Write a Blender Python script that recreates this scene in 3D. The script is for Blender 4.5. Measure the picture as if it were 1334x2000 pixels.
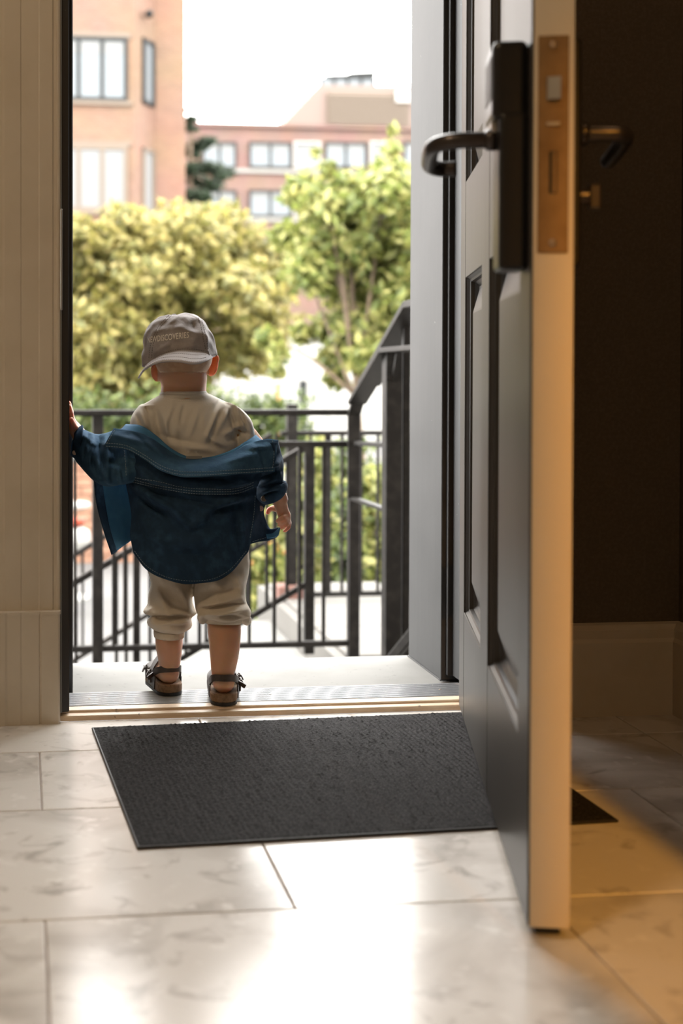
import bpy, bmesh, math, random
import numpy as np
from mathutils import Vector, Matrix, noise
from mathutils.bvhtree import BVHTree

random.seed(7); rng = np.random.default_rng(7)
scene = bpy.context.scene
for o in list(bpy.data.objects): bpy.data.objects.remove(o)
COL = scene.collection

# ------------------------------------------------------------------ camera
FPX, CX, CYP, CAMH = 2714.0, 362.0, 757.0, 0.655      # focal length and principal point in pixels of the 1334x2000 frame
YAW = math.atan((362-42)/FPX); PITCH = math.atan((757-713)/FPX); ROLL = 0.0013
fw = Vector((math.sin(YAW)*math.cos(PITCH), math.cos(YAW)*math.cos(PITCH), -math.sin(PITCH)))
rt0 = fw.cross(Vector((0,0,1))).normalized(); up0 = rt0.cross(fw)
rt = rt0*math.cos(ROLL)+up0*math.sin(ROLL); upv = up0*math.cos(ROLL)-rt0*math.sin(ROLL)
CAM = Vector((0,0,CAMH))
cd = bpy.data.cameras.new('camera'); cam = bpy.data.objects.new('camera', cd); COL.objects.link(cam)
cam.matrix_world = Matrix(((rt.x,upv.x,-fw.x,CAM.x),(rt.y,upv.y,-fw.y,CAM.y),(rt.z,upv.z,-fw.z,CAM.z),(0,0,0,1)))
cd.sensor_fit = 'VERTICAL'; cd.sensor_height = 36; cd.sensor_width = 24
cd.lens = FPX/2000*36; cd.shift_x = (667-CX)/2000; cd.shift_y = -(1000-CYP)/2000
cd.clip_start = .05; cd.clip_end = 400
cd.dof.use_dof = True; cd.dof.focus_distance = 2.66; cd.dof.aperture_fstop = 3.3
scene.camera = cam

# ------------------------------------------------------------------ light
w = bpy.data.worlds.new('overcast_sky'); scene.world = w; w.use_nodes = True
bg = w.node_tree.nodes['Background']; bg.inputs[0].default_value = (1,.985,.955,1); bg.inputs[1].default_value = 9.8
def light(name, kind, loc, direction, energy, color, size=None, sy=None, angle=None):
    l = bpy.data.lights.new(name, kind); l.energy = energy; l.color = color
    if size: l.shape = 'RECTANGLE'; l.size = size; l.size_y = sy or size
    if angle: l.angle = angle
    o = bpy.data.objects.new(name, l); COL.objects.link(o); o.location = loc
    o.rotation_euler = Vector(direction).to_track_quat('-Z','Y').to_euler(); return o
light('sun', 'SUN', (-4,-6,20), (.35,.75,-.8), 3.0, (1,.93,.8), angle=.03)
hl = light('hall_spot_lamp', 'SPOT', (.86,-1.9,2.35), (-.12,3.4,-2.35), 380, (1,.43,.06)); hl.data.spot_size = math.radians(30); hl.data.spot_blend = .7; hl.data.shadow_soft_size = .04
light('entrance_ceiling_light', 'AREA', (-.45,.7,2.5), (0,.25,-1), 11.0, (1,.74,.46), .3)
light('corner_fill_light', 'AREA', (1.03,1.25,2.55), (0,.2,-1), 2.2, (1,.60,.30), .15)  # added fill that lifts the dark wall and floor behind the open door
scene.view_settings.view_transform = 'Standard'; scene.view_settings.look = 'None'
scene.view_settings.exposure = 0.3; scene.view_settings.gamma = 1.0; scene.view_settings.use_curve_mapping = False

# ------------------------------------------------------------------ helpers
def ray(u,v): return fw + rt*((u-CX)/FPX) - upv*((v-CYP)/FPX)
def atY(u,v,y): d = ray(u,v); return CAM + d*(y/d.y)
def atZ(u,v,z): d = ray(u,v); return CAM + d*((z-CAMH)/d.z)
def pix(p):
    d = Vector(p)-CAM; k = d.dot(fw); return CX+FPX*d.dot(rt)/k, CYP-FPX*d.dot(upv)/k
LOC = {}
def finish(o, parent, loc):
    COL.objects.link(o); LOC[o.name] = Vector(loc)
    if parent is not None:
        o.parent = parent; o.matrix_parent_inverse = Matrix.Translation(-LOC[parent.name])
    o.location = loc; return o
def obj(name, vf, m, parent=None, smooth=False, origin=None, mats=None):
    V = np.array(vf[0], dtype=float).reshape(-1,3)
    mn, mx = V.min(0), V.max(0)
    loc = Vector(origin) if origin is not None else Vector(((mn[0]+mx[0])/2,(mn[1]+mx[1])/2,mn[2]))
    me = bpy.data.meshes.new(name); me.from_pydata((V-np.array(loc)).tolist(), [], vf[1]); me.update()
    if m is not None: me.materials.append(m)
    if smooth: me.polygons.foreach_set('use_smooth', [True]*len(me.polygons))
    return finish(bpy.data.objects.new(name, me), parent, loc)
def place(name, mesh, loc, parent=None):
    return finish(bpy.data.objects.new(name, mesh), parent, Vector(loc))
def empty(name, loc):
    o = bpy.data.objects.new(name, None); o.empty_display_size = .1; return finish(o, None, Vector(loc))
def tag(o, label=None, cat=None, group=None, kind=None):
    if label: o['label'] = label
    if cat: o['category'] = cat
    if group: o['group'] = group
    if kind: o['kind'] = kind
    return o
def bm_out(bm):
    bm.verts.index_update()
    r = ([v.co[:] for v in bm.verts], [[v.index for v in f.verts] for f in bm.faces]); bm.free(); return r
def box(x0,x1,y0,y1,z0,z1,bev=0,seg=1):
    bm = bmesh.new(); bmesh.ops.create_cube(bm, size=1)
    for v in bm.verts: v.co = Vector(((x0+x1)/2+v.co.x*(x1-x0),(y0+y1)/2+v.co.y*(y1-y0),(z0+z1)/2+v.co.z*(z1-z0)))
    if bev: bmesh.ops.bevel(bm, geom=bm.edges[:], offset=bev, segments=seg, affect='EDGES', profile=.5)
    return bm_out(bm)
def join(*vfs):
    V, F = [], []
    for v,f in vfs:
        n = len(V); V += [tuple(p) for p in v]; F += [[i+n for i in g] for g in f]
    return V, F
def xform(vf, fn): return [tuple(fn(Vector(p))) for p in vf[0]], vf[1]
def bar(a, b, w_, h_, bev=0, side=None):
    """box beam from a to b: w_ across, h_ along the 'up' of the beam"""
    a, b = Vector(a), Vector(b); d = b-a; L = d.length; d.normalize()
    s = Vector(side) if side is not None else d.cross(Vector((0,0,1)))
    if s.length < 1e-4: s = Vector((1,0,0))
    s = (s - d*s.dot(d)).normalized(); u_ = s.cross(d)
    return xform(box(-w_/2,w_/2,0,L,-h_/2,h_/2,bev), lambda p: a+s*p.x+d*p.y+u_*p.z)
def crom(P, n):
    """Catmull-Rom through the rows of P, n steps per span"""
    P = np.array(P, float); Q = np.vstack([2*P[:1]-P[1:2], P, 2*P[-1:]-P[-2:-1]]); out = []
    for i in range(len(P)-1):
        a,b,c,d = Q[i:i+4]
        for k in range(n):
            t = k/n
            out.append(.5*((2*b)+(c-a)*t+(2*a-5*b+4*c-d)*t*t+(3*b-a-3*c+d)*t**3))
    out.append(P[-1]); return np.array(out)
def gridfaces(nr, nc, wrap=False):
    F = []
    for i in range(nr-1):
        for j in range(nc if wrap else nc-1):
            k = (j+1)%nc; F.append([i*nc+j, i*nc+k, (i+1)*nc+k, (i+1)*nc+j])
    return F
def tube(path, r, n=10, cap=True):
    P = [Vector(p) for p in path]; R = r if hasattr(r,'__len__') else [r]*len(P)
    V = []; prev = None
    for i,p in enumerate(P):
        t = (P[min(i+1,len(P)-1)]-P[max(i-1,0)]).normalized()
        if prev is None:
            a = t.cross(Vector((0,0,1)))
            if a.length < .1: a = t.cross(Vector((1,0,0)))
        else: a = prev - t*prev.dot(t)
        a.normalize(); prev = a; b = t.cross(a)
        for k in range(n):
            th = 2*math.pi*k/n; V.append(p+(a*math.cos(th)+b*math.sin(th))*R[i])
    F = gridfaces(len(P), n, True)
    if cap: F += [list(range(n))[::-1], [len(V)-n+k for k in range(n)]]
    return [tuple(v) for v in V], F
def capsule(path, rads, n=14):
    """tube with rounded ends"""
    P = [Vector(p) for p in path]; R = list(rads)
    d0 = (P[0]-P[1]).normalized(); d1 = (P[-1]-P[-2]).normalized()
    a = [(P[0]+d0*R[0]*math.sin(t), R[0]*math.cos(t)) for t in (1.45,1.1,.7,.35)]
    b = [(P[-1]+d1*R[-1]*math.sin(t), R[-1]*math.cos(t)) for t in (.35,.7,1.1,1.45)]
    allp = a+list(zip(P,R))+b
    return tube([p for p,_ in allp],[r for _,r in allp],n)
def ellipsoid(c, rx, ry, rz, n=24, m=14, roll=0):
    V, F = [], []
    for i in range(m+1):
        ph = -math.pi/2+math.pi*i/m
        for j in range(n):
            th = 2*math.pi*j/n
            x,y,z = rx*math.cos(ph)*math.cos(th), ry*math.cos(ph)*math.sin(th), rz*math.sin(ph)
            x,z = x*math.cos(roll)-z*math.sin(roll), x*math.sin(roll)+z*math.cos(roll)
            V.append((c[0]+x,c[1]+y,c[2]+z))
    return V, gridfaces(m+1,n,True)
def lathe(prof, c=(0,0,0), n=28):
    V = [(c[0]+r*math.cos(2*math.pi*j/n), c[1]+r*math.sin(2*math.pi*j/n), c[2]+z) for r,z in prof for j in range(n)]
    F = gridfaces(len(prof), n, True)
    F += [list(range(n))[::-1], [len(V)-n+k for k in range(n)]]
    return V, F
def prism(poly, y0, y1):
    """polygon in x,z extruded along y"""
    n = len(poly); V = [(x,y0,z) for x,z in poly]+[(x,y1,z) for x,z in poly]
    F = [list(range(n)), list(range(n,2*n))[::-1]]+[[i,i+n,(i+1)%n+n,(i+1)%n] for i in range(n)]
    return V, F
def evaluated(vf, mods):
    me = bpy.data.meshes.new('tmp'); me.from_pydata(list(vf[0]),[],list(vf[1])); me.update()
    bm = bmesh.new(); bm.from_mesh(me); bmesh.ops.recalc_face_normals(bm, faces=bm.faces[:]); bm.to_mesh(me); bm.free()
    o = bpy.data.objects.new('tmp', me); COL.objects.link(o)
    for kind, kw in mods:
        md = o.modifiers.new(kind, kind)
        for k,v in kw.items(): setattr(md,k,v)
    dg = bpy.context.evaluated_depsgraph_get(); dg.update(); ev = o.evaluated_get(dg); m2 = ev.to_mesh()
    n = len(m2.vertices); co = np.empty(n*3); m2.vertices.foreach_get('co',co); co = co.reshape(-1,3)
    no = np.empty(n*3); m2.vertices.foreach_get('normal',no); no = no.reshape(-1,3)
    F = [list(p.vertices) for p in m2.polygons]
    ev.to_mesh_clear(); bpy.data.objects.remove(o); bpy.data.meshes.remove(me)
    return co, F, no

# ------------------------------------------------------------------ materials
def mat(name, col, rough=.5, metal=0, spec=.5, noise_=None, bump=None, sss=None, coat=0, coords='Generated_world', sheen=0):
    """noise_ = list of (scale, colour, lo, hi, detail); bump = list of (scale, strength, distance, stretch)"""
    m = bpy.data.materials.new(name); m.use_nodes = True; nt = m.node_tree; N, L = nt.nodes, nt.links
    b = N['Principled BSDF']; b.inputs['Base Color'].default_value = (*col,1); b.inputs['Roughness'].default_value = rough
    b.inputs['Metallic'].default_value = metal; b.inputs['Specular IOR Level'].default_value = spec
    b.inputs['Coat Weight'].default_value = coat
    if sheen: b.inputs['Sheen Weight'].default_value = sheen
    if sss:
        b.inputs['Subsurface Weight'].default_value = sss[0]; b.inputs['Subsurface Radius'].default_value = sss[1]
        b.inputs['Subsurface Scale'].default_value = sss[2]
    geo = N.new('ShaderNodeNewGeometry'); cur = None
    for sc, c2, lo, hi, det in (noise_ or []):
        t = N.new('ShaderNodeTexNoise'); t.inputs['Scale'].default_value = sc; t.inputs['Detail'].default_value = det
        L.new(geo.outputs['Position'], t.inputs['Vector'])
        r = N.new('ShaderNodeMapRange'); r.inputs[1].default_value = lo; r.inputs[2].default_value = hi
        L.new(t.outputs['Fac'], r.inputs[0])
        x = N.new('ShaderNodeMix'); x.data_type = 'RGBA'; L.new(r.outputs[0], x.inputs[0])
        if cur is None: x.inputs[6].default_value = (*col,1)
        else: L.new(cur, x.inputs[6])
        x.inputs[7].default_value = (*c2,1); cur = x.outputs[2]
    if cur is not None: L.new(cur, b.inputs['Base Color'])
    last = None
    for sc, st, dist, stretch in (bump or []):
        mp = N.new('ShaderNodeMapping'); mp.inputs['Scale'].default_value = stretch; L.new(geo.outputs['Position'], mp.inputs['Vector'])
        t = N.new('ShaderNodeTexNoise'); t.inputs['Scale'].default_value = sc; t.inputs['Detail'].default_value = 4
        L.new(mp.outputs[0], t.inputs['Vector'])
        bp = N.new('ShaderNodeBump'); bp.inputs['Strength'].default_value = st; bp.inputs['Distance'].default_value = dist
        L.new(t.outputs['Fac'], bp.inputs['Height'])
        if last is not None: L.new(last, bp.inputs['Normal'])
        last = bp.outputs[0]
    if last is not None: L.new(last, b.inputs['Normal'])
    return m
def brick_mat(name, c1, c2, mortar, axis='x'):
    m = bpy.data.materials.new(name); m.use_nodes = True; nt = m.node_tree; N, L = nt.nodes, nt.links
    b = N['Principled BSDF']; b.inputs['Roughness'].default_value = .85
    geo = N.new('ShaderNodeNewGeometry'); sp = N.new('ShaderNodeSeparateXYZ'); L.new(geo.outputs['Position'], sp.inputs[0])
    ad = N.new('ShaderNodeMath'); ad.operation = 'ADD'; L.new(sp.outputs[0], ad.inputs[0]); L.new(sp.outputs[1], ad.inputs[1])
    cb = N.new('ShaderNodeCombineXYZ'); L.new(ad.outputs[0], cb.inputs[0]); L.new(sp.outputs[2], cb.inputs[1])
    t = N.new('ShaderNodeTexBrick'); L.new(cb.outputs[0], t.inputs['Vector'])
    t.inputs['Color1'].default_value = (*c1,1); t.inputs['Color2'].default_value = (*c2,1); t.inputs['Mortar'].default_value = (*mortar,1)
    t.inputs['Scale'].default_value = 1; t.inputs['Brick Width'].default_value = .22; t.inputs['Row Height'].default_value = .075
    t.inputs['Mortar Size'].default_value = .006
    n = N.new('ShaderNodeTexNoise'); n.inputs['Scale'].default_value = .6; L.new(geo.outputs['Position'], n.inputs['Vector'])
    x = N.new('ShaderNodeMix'); x.data_type = 'RGBA'; x.blend_type = 'MULTIPLY'; x.inputs[0].default_value = .35
    L.new(t.outputs['Color'], x.inputs[6]); L.new(n.outputs['Color'], x.inputs[7]); L.new(x.outputs[2], b.inputs['Base Color'])
    return m
def leaf_mat(name, ca, cb_, cc):
    m = bpy.data.materials.new(name); m.use_nodes = True; nt = m.node_tree; N, L = nt.nodes, nt.links
    b = N['Principled BSDF']; b.inputs['Roughness'].default_value = .5
    geo = N.new('ShaderNodeNewGeometry'); r = N.new('ShaderNodeValToRGB'); L.new(geo.outputs['Random Per Island'], r.inputs[0])
    e = r.color_ramp.elements; e[0].color = (*ca,1); e[1].color = (*cc,1); k = e.new(.5); k.color = (*cb_,1)
    L.new(r.outputs[0], b.inputs['Base Color'])
    tr = N.new('ShaderNodeBsdfTranslucent'); L.new(r.outputs[0], tr.inputs[0])
    ms = N.new('ShaderNodeMixShader'); ms.inputs[0].default_value = .48
    L.new(b.outputs[0], ms.inputs[1]); L.new(tr.outputs[0], ms.inputs[2]); L.new(ms.outputs[0], N['Material Output'].inputs[0])
    return m
M = {}
def leaf_like_skin(name, c):
    m = mat(name, c, .5, sss=(.4,(1,.3,.1),.006)); nt = m.node_tree; N, L = nt.nodes, nt.links
    tr = N.new('ShaderNodeBsdfTranslucent'); tr.inputs[0].default_value = (.95,.34,.12,1)
    ms = N.new('ShaderNodeMixShader'); ms.inputs[0].default_value = .4
    L.new(N['Principled BSDF'].outputs[0], ms.inputs[1]); L.new(tr.outputs[0], ms.inputs[2]); L.new(ms.outputs[0], N['Material Output'].inputs[0]); return m
def tile_mat():
    m = bpy.data.materials.new('limestone_tile'); m.use_nodes = True; nt = m.node_tree; N, L = nt.nodes, nt.links
    b = N['Principled BSDF']; oi = N.new('ShaderNodeObjectInfo'); geo = N.new('ShaderNodeNewGeometry')
    mul = N.new('ShaderNodeVectorMath'); mul.operation = 'MULTIPLY_ADD'; mul.inputs[1].default_value = (1,1,1)
    cb = N.new('ShaderNodeCombineXYZ'); k = N.new('ShaderNodeMath'); k.operation = 'MULTIPLY'; k.inputs[1].default_value = 37
    L.new(oi.outputs['Random'], k.inputs[0]); L.new(k.outputs[0], cb.inputs[2]); L.new(geo.outputs['Position'], mul.inputs[0]); L.new(cb.outputs[0], mul.inputs[2])
    def nz(sc, det, dist=0):
        t = N.new('ShaderNodeTexNoise'); t.inputs['Scale'].default_value = sc; t.inputs['Detail'].default_value = det
        t.inputs['Distortion'].default_value = dist; L.new(mul.outputs[0], t.inputs['Vector']); return t.outputs['Fac']
    def ramp(src, lo, hi):
        r = N.new('ShaderNodeMapRange'); r.inputs[1].default_value = lo; r.inputs[2].default_value = hi; L.new(src, r.inputs[0]); return r.outputs[0]
    def mix(f, a, c, amt=None):
        x = N.new('ShaderNodeMix'); x.data_type = 'RGBA'; L.new(f, x.inputs[0])
        if isinstance(a, tuple): x.inputs[6].default_value = (*a,1)
        else: L.new(a, x.inputs[6])
        x.inputs[7].default_value = (*c,1); return x.outputs[2]
    c = mix(ramp(oi.outputs['Random'],0,1), (.70,.665,.625), (.76,.73,.69))
    c = mix(ramp(nz(4.5,5,.7),.50,.64), c, (.54,.505,.465))
    c = mix(ramp(nz(17,6,.8),.56,.72), c, (.47,.435,.40))
    c = mix(ramp(nz(30,3),.60,.75), c, (.80,.77,.73))
    L.new(c, b.inputs['Base Color'])
    rr = N.new('ShaderNodeMapRange'); rr.inputs[3].default_value = .13; rr.inputs[4].default_value = .25; L.new(nz(9,4), rr.inputs[0])
    L.new(rr.outputs[0], b.inputs['Roughness'])
    bp = N.new('ShaderNodeBump'); bp.inputs['Strength'].default_value = .12; bp.inputs['Distance'].default_value = .002
    L.new(nz(5,3), bp.inputs['Height']); L.new(bp.outputs[0], b.inputs['Normal'])
    return m
M['tile'] = tile_mat()
M['grout'] = mat('grout', (.40,.34,.30), .8)
M['cream'] = mat('cream_trim_paint', (.60,.53,.43), .45, noise_=[(9,(.54,.47,.37),.45,.75,4)], bump=[(60,.05,.002,(1,1,.1))])
M['plaster'] = mat('plaster', (.62,.57,.48), .7)
M['paper'] = mat('dark_brown_wallpaper', (.105,.082,.058), .75, noise_=[(160,(.13,.10,.072),.4,.7,2)], bump=[(90,.25,.002,(1,1,.15)),(90,.2,.002,(.15,.15,1))])
M['blackpaint'] = mat('black_gloss_paint', (.014,.011,.010), .32, noise_=[(55,(.18,.15,.13),.735,.76,3)])
M['greypaint'] = mat('charcoal_exterior_paint', (.034,.034,.035), .5, spec=.25, noise_=[(6,(.043,.043,.044),.4,.7,3),(85,(.42,.42,.41),.76,.79,4)], bump=[(30,.15,.002,(1,1,.12))])
M['rubber'] = mat('black_rubber_seal', (.008,.007,.007), .5)
M['door'] = mat('dark_brown_door_paint', (.032,.027,.023), .40, spec=.35, noise_=[(5,(.040,.034,.029),.4,.7,3)], bump=[(55,.22,.0012,(1,1,.07))])
M['dooredge'] = mat('cream_door_edge_paint', (0.589,0.5035,0.38), .5, bump=[(30,.1,.002,(1,1,.1))])
M['lock'] = mat('black_lock_enamel', (.007,.0055,.005), .34, spec=.35)
M['lever'] = mat('dark_bronze_metal', (.05,.042,.04), .28, metal=.75)
M['brass'] = mat('aged_brass', (.22,.135,.06), .5, metal=.5, noise_=[(40,(.17,.10,.042),.4,.7,3)])
M['steel'] = mat('brushed_steel', (.36,.34,.31), .35, metal=.8)
M['screw'] = mat('screw_steel', (.30,.25,.2), .3, metal=.9)
M['doormat'] = mat('charcoal_loop_pile', (.014,.0125,.0128), .85, spec=.15, noise_=[(420,(.05,.046,.047),.5,.75,2)])
M['matedge'] = mat('mat_rubber_edge', (.012,.009,.009), .55)
M['rib'] = mat('ribbed_aluminium', (.26,.27,.285), .36, metal=.55, noise_=[(60,(.34,.35,.36),.5,.75,4),(140,(.6,.6,.6),.735,.76,2)])
M['stripwood'] = mat('tan_threshold_wood', (.62,.46,.31), .42, noise_=[(20,(.70,.55,.39),.4,.65,3),(45,(.16,.11,.08),.69,.73,4)])
M['sill'] = mat('pale_concrete_sill', (0.1551,0.1518,0.1419), .8, noise_=[(8,(0.132,0.1287,0.1188),.45,.7,4),(70,(0.099,0.0957,0.0891),.68,.74,2)])
M['paving'] = mat('pale_paving', (0.1116,0.1044,0.09504), .85, noise_=[(1.2,(0.0864,0.08064,0.072),.4,.7,3)])
M['street'] = mat('grey_street', (0.076,0.0736,0.072), .85, noise_=[(.7,(0.056,0.0544,0.0536),.4,.7,3)])
M['rail'] = mat('black_railing_paint', (.009,.0078,.007), .45, spec=.14, noise_=[(30,(.017,.015,.013),.45,.7,3)])
M['brickL'] = brick_mat('orange_brick', (0.1412,0.07553,0.04533), (0.1127,0.05753,0.03371), (0.141,0.109,0.07999))
M['brickF'] = brick_mat('red_brick', (0.1246,0.06952,0.05544), (0.108,0.05782,0.04497), (0.1265,0.09588,0.08364))
M['tanpanel'] = mat('tan_louvre_paint', (0.08742,0.06541,0.04739), .7)
M['slate'] = mat('pinkish_roof', (0.1077,0.07589,0.06365), .7)
M['glass'] = mat('window_glass', (0.093,0.1054,0.1147), .12, spec=.35)
M['blind'] = mat('white_window_blind', (0.0986,0.1011,0.1011), .6)
M['winframe'] = mat('dark_window_frame', (.012,.0135,.0135), .6, spec=.2)
M['white'] = mat('white_paint', (0.24,0.236,0.224), .5)
M['red'] = mat('orange_red_paint', (.24,.03,.008), .5)
M['orange'] = mat('orange_plastic', (.25,.08,.012), .5)
M['bark'] = mat('bark', (.14,.10,.065), .9, noise_=[(14,(.09,.065,.045),.4,.7,3)])
M['leafY'] = leaf_mat('yellow_green_leaves', (0.09242,0.09612,0.02128), (0.2152,0.1929,0.05213), (0.3227,0.2671,0.09666))
M['leafG'] = leaf_mat('fresh_green_leaves', (0.07374,0.1034,0.02335), (0.1929,0.2152,0.05213), (0.3543,0.332,0.1171))
M['leafD'] = leaf_mat('dark_green_leaves', (0.024,0.04,0.0096), (0.056,0.084,0.0176), (0.128,0.152,0.04))
M['needle'] = leaf_mat('conifer_needles', (.012,.024,.012), (.022,.042,.02), (.04,.065,.028))
M['flower'] = mat('orange_petals', (.28,.10,.01), .6)
M['skin'] = mat('skin', (.58,.33,.215), .5, noise_=[(25,(.62,.36,.24),.4,.7,3)], sss=(.5,(1.0,.3,.12),.014))
M['ear'] = leaf_like_skin('thin_ear_skin', (.80,.36,.20))
M['hair'] = mat('short_blond_hair', (.47,.30,.185), .55, noise_=[(60,(.56,.38,.24),.45,.65,4)], bump=[(120,.5,.002,(1,1,.15))])
M['cap'] = mat('washed_grey_cotton', (.29,.262,.258), .9, noise_=[(45,(.37,.34,.335),.4,.7,5),(12,(.22,.195,.19),.45,.7,3)], bump=[(500,.35,.0006,(1,1,1)),(60,.5,.003,(1,1,1)),(26,.6,.008,(1,1,1))], sheen=.15)
M['brim'] = mat('pale_grey_cotton', (.50,.475,.485), .85, bump=[(450,.3,.0006,(1,1,1))])
M['thread'] = mat('pale_thread', (.80,.76,.70), .8)
M['darkthread'] = mat('dark_thread', (.13,.115,.112), .9)
M['tee'] = mat('beige_grey_jersey', (.60,.565,.50), .9, bump=[(480,.25,.0005,(1,1,1)),(45,.3,.003,(1,1,1)),(20,.5,.008,(1,1,1))], sheen=.1)
M['denim'] = mat('dark_blue_denim', (.020,.046,.086), .9, spec=.15, noise_=[(55,(.032,.078,.142),.45,.7,5),(9,(.016,.038,.074),.45,.7,3)], bump=[(600,.4,.0006,(1,1,1)),(50,.45,.003,(1,1,1)),(19,.6,.010,(1,1,1))])
M['denimlit'] = mat('skylit_blue_denim', (.036,.088,.155), .9, spec=.15, noise_=[(60,(.055,.125,.20),.45,.7,5),(11,(.024,.060,.112),.45,.7,3)], bump=[(600,.4,.0006,(1,1,1)),(50,.45,.003,(1,1,1)),(22,.6,.010,(1,1,1))])  # lighter copy of the denim: skylight highlights put into sleeve and collar colour
M['denimin'] = mat('denim_lining', (.04,.15,.29), .85, noise_=[(40,(.055,.19,.34),.45,.7,4)], bump=[(500,.3,.0006,(1,1,1))])
M['seamthread'] = mat('denim_seam_thread', (.22,.28,.33), .85)
M['trouser'] = mat('cream_cotton_trouser', (.66,.59,.49), .9, bump=[(420,.25,.0005,(1,1,1)),(40,.35,.003,(1,1,1)),(19,.55,.009,(1,1,1))], sheen=.1)
M['leather'] = mat('dark_brown_leather', (.040,.028,.022), .5, noise_=[(80,(.055,.04,.032),.4,.7,3)])
M['cork'] = mat('cork_footbed', (.20,.12,.065), .8, noise_=[(220,(.13,.075,.04),.5,.65,3)])
M['sole'] = mat('black_rubber_sole', (.012,.010,.009), .6)
M['button'] = mat('pearl_button', (.62,.48,.42), .3)
M['metalbutton'] = mat('dull_metal_button', (.25,.2,.17), .35, metal=.8)
M['eye'] = mat('eye_white', (.8,.8,.78), .2); M['iris'] = mat('eye_iris', (.05,.07,.1), .2); M['lip'] = mat('lips', (.55,.22,.19), .45)

# ================================================================== the room
XR, YF = 1.235, 2.495           # right wall face, front wall face
def struct(name, vf, m, label, cat, parent=None, smooth=False):
    o = obj(name, vf, m, parent, smooth)
    if parent is None: tag(o, label, cat, kind='structure')
    return o
# floor: a mortar bed carrying single tiles
fl = struct('floor', box(-1.2,XR,-3.5,2.553,-.08,-.0035), M['grout'], 'limestone tiled entrance floor with thin grout joints', 'floor')
W = .6085
rows = [(2.3545,2.550,.3255),(2.0455,2.3545,.0295),(1.6375,2.0455,.3275),(1.028,1.6375,.0268),(.620,1.028,.335),(.315,.620,.05),(-.29,.315,.3),(-.70,-.29,.1),(-1.0,-.70,.33),(-1.61,-1.0,.05),(-2.02,-1.61,.3),(-2.33,-2.02,.1),(-2.94,-2.33,.27),(-3.5,-2.94,.1)]
g = .0013
for (y0,y1,j0) in rows:
    x = j0 - W*4
    while x < XR:
        a, b = max(x,-1.2), min(x+W,1.103 if y0 > 1.6 else XR)
        if b-a > .03:
            obj('floor_tile', box(a+g,b-g,y0+g,y1-g,-.012,0,.0012), M['tile'], fl)
        x += W
    if y0 > 1.6: obj('floor_tile', box(1.103+g,XR,y0+g,y1-g,-.012,0,.0012), M['tile'], fl)
ceiling = struct('ceiling', box(-1.3,XR+.12,-3.6,2.5,2.9,3.05), M['plaster'], 'plain plaster ceiling of the entrance hall', 'ceiling')
# front wall with the door opening (also the house front outside)
XL, XRJ = .073, .992
wf = struct('wall_front', join(box(-1.3,.065,2.575,3.05,-.7,7.5), box(XRJ,4.0,YF,3.05,-.7,7.5), box(XL,XRJ,YF,3.05,2.48,7.5)), M['paper'],
       'dark brown papered wall around the front door', 'wall')
struct('wall_right', box(XR,XR+.12,.2,YF,-.08,2.9), M['paper'], 'dark brown papered side wall behind the open door', 'wall')
struct('wall_left', box(-1.3,-1.2,-3.6,YF,-.08,2.9), M['plaster'], 'plain left wall of the entrance hall', 'wall')
struct('wall_back', join(box(-1.3,XR+.12,-3.6,-3.5,-.08,2.9), box(XR,XR+.12,-3.5,.2,-.08,2.9)), M['plaster'], 'plain wall at the back of the hall', 'wall')
struct('wall_lamp_blocker', box(-1.2,.74,-.48,-.36,0,2.9), M['plaster'], 'added wall behind the camera keeping the hall lamp off the child', 'wall')  # unseen wall added to block the warm hall lamp from the child
struct('wall_partition', box(.865,XR,.2,.32,0,2.9), M['plaster'], 'short partition wall beside the hall opening', 'wall')
def baseb(x0,x1,y,h=.172):
    return prism([(0,0),(-.022,0),(-.022,h-.035),(-.017,h-.028),(-.017,h-.012),(-.010,h-.003),(0,h)],x0,x1)
bb = baseb(0,1,0)
# baseboard along the front wall: profile swept in x
o = struct('baseboard_front', xform(baseb(XRJ-.02,XR,0), lambda p: Vector((p.y,YF+p.x,p.z))), M['cream'], 'cream moulded baseboard on the dark front wall', 'baseboard')
o = struct('baseboard_right', xform(baseb(.32,YF,0), lambda p: Vector((XR+p.x,p.y,p.z))), M['cream'], 'cream moulded baseboard along the right side wall', 'baseboard')
# left door casing: fluted pilaster above a plinth block
cas = empty('trim_1', (.01,2.53,0)); tag(cas, 'cream painted door casing of flat fluted boards above a plinth', 'door casing', kind='structure')
prof = [(.0705,2.600),(.0705,2.552),(.0675,2.5465),(.0655,2.5465),(.063,2.553),(.0585,2.553),(.056,2.5470),(.041,2.5465),(.033,2.5465),(.031,2.5485),(.0,2.5485),(-.002,2.5455),(-.030,2.544),(-.0345,2.547),(-.06,2.547),(-.062,2.541),(-.10,2.541),(-.10,2.600)]
def zprism(pr, z0, z1):
    n = len(pr); return [(x,y,z0) for x,y in pr]+[(x,y,z1) for x,y in pr], [list(range(n)),list(range(n,2*n))[::-1]]+[[i,(i+1)%n,(i+1)%n+n,i+n] for i in range(n)]
prof = [(x,2.552+(y-2.552)*(.4 if y<2.59 else 1)) for x,y in prof]
obj('casing_board', zprism(prof,.205,2.54), M['cream'], cas)
pl = [(.0695,2.600),(.0695,2.540),(.066,2.5345),(.036,2.5345),(.033,2.5385),(.031,2.5345),(.0,2.5325),(-.003,2.5305),(-.026,2.529),(-.030,2.526),(-.10,2.524),(-.10,2.600)]
pl = [(x,2.5335+(y-2.5335)*(.6 if y<2.59 else 1)) for x,y in pl]
obj('plinth_block', zprism(pl,.0,.2045), M['cream'], cas)
obj('plinth_cap', zprism([(x+(.001 if x>0 else 0),y-.0015) for x,y in pl],.2005,.2060), M['cream'], cas)
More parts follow.
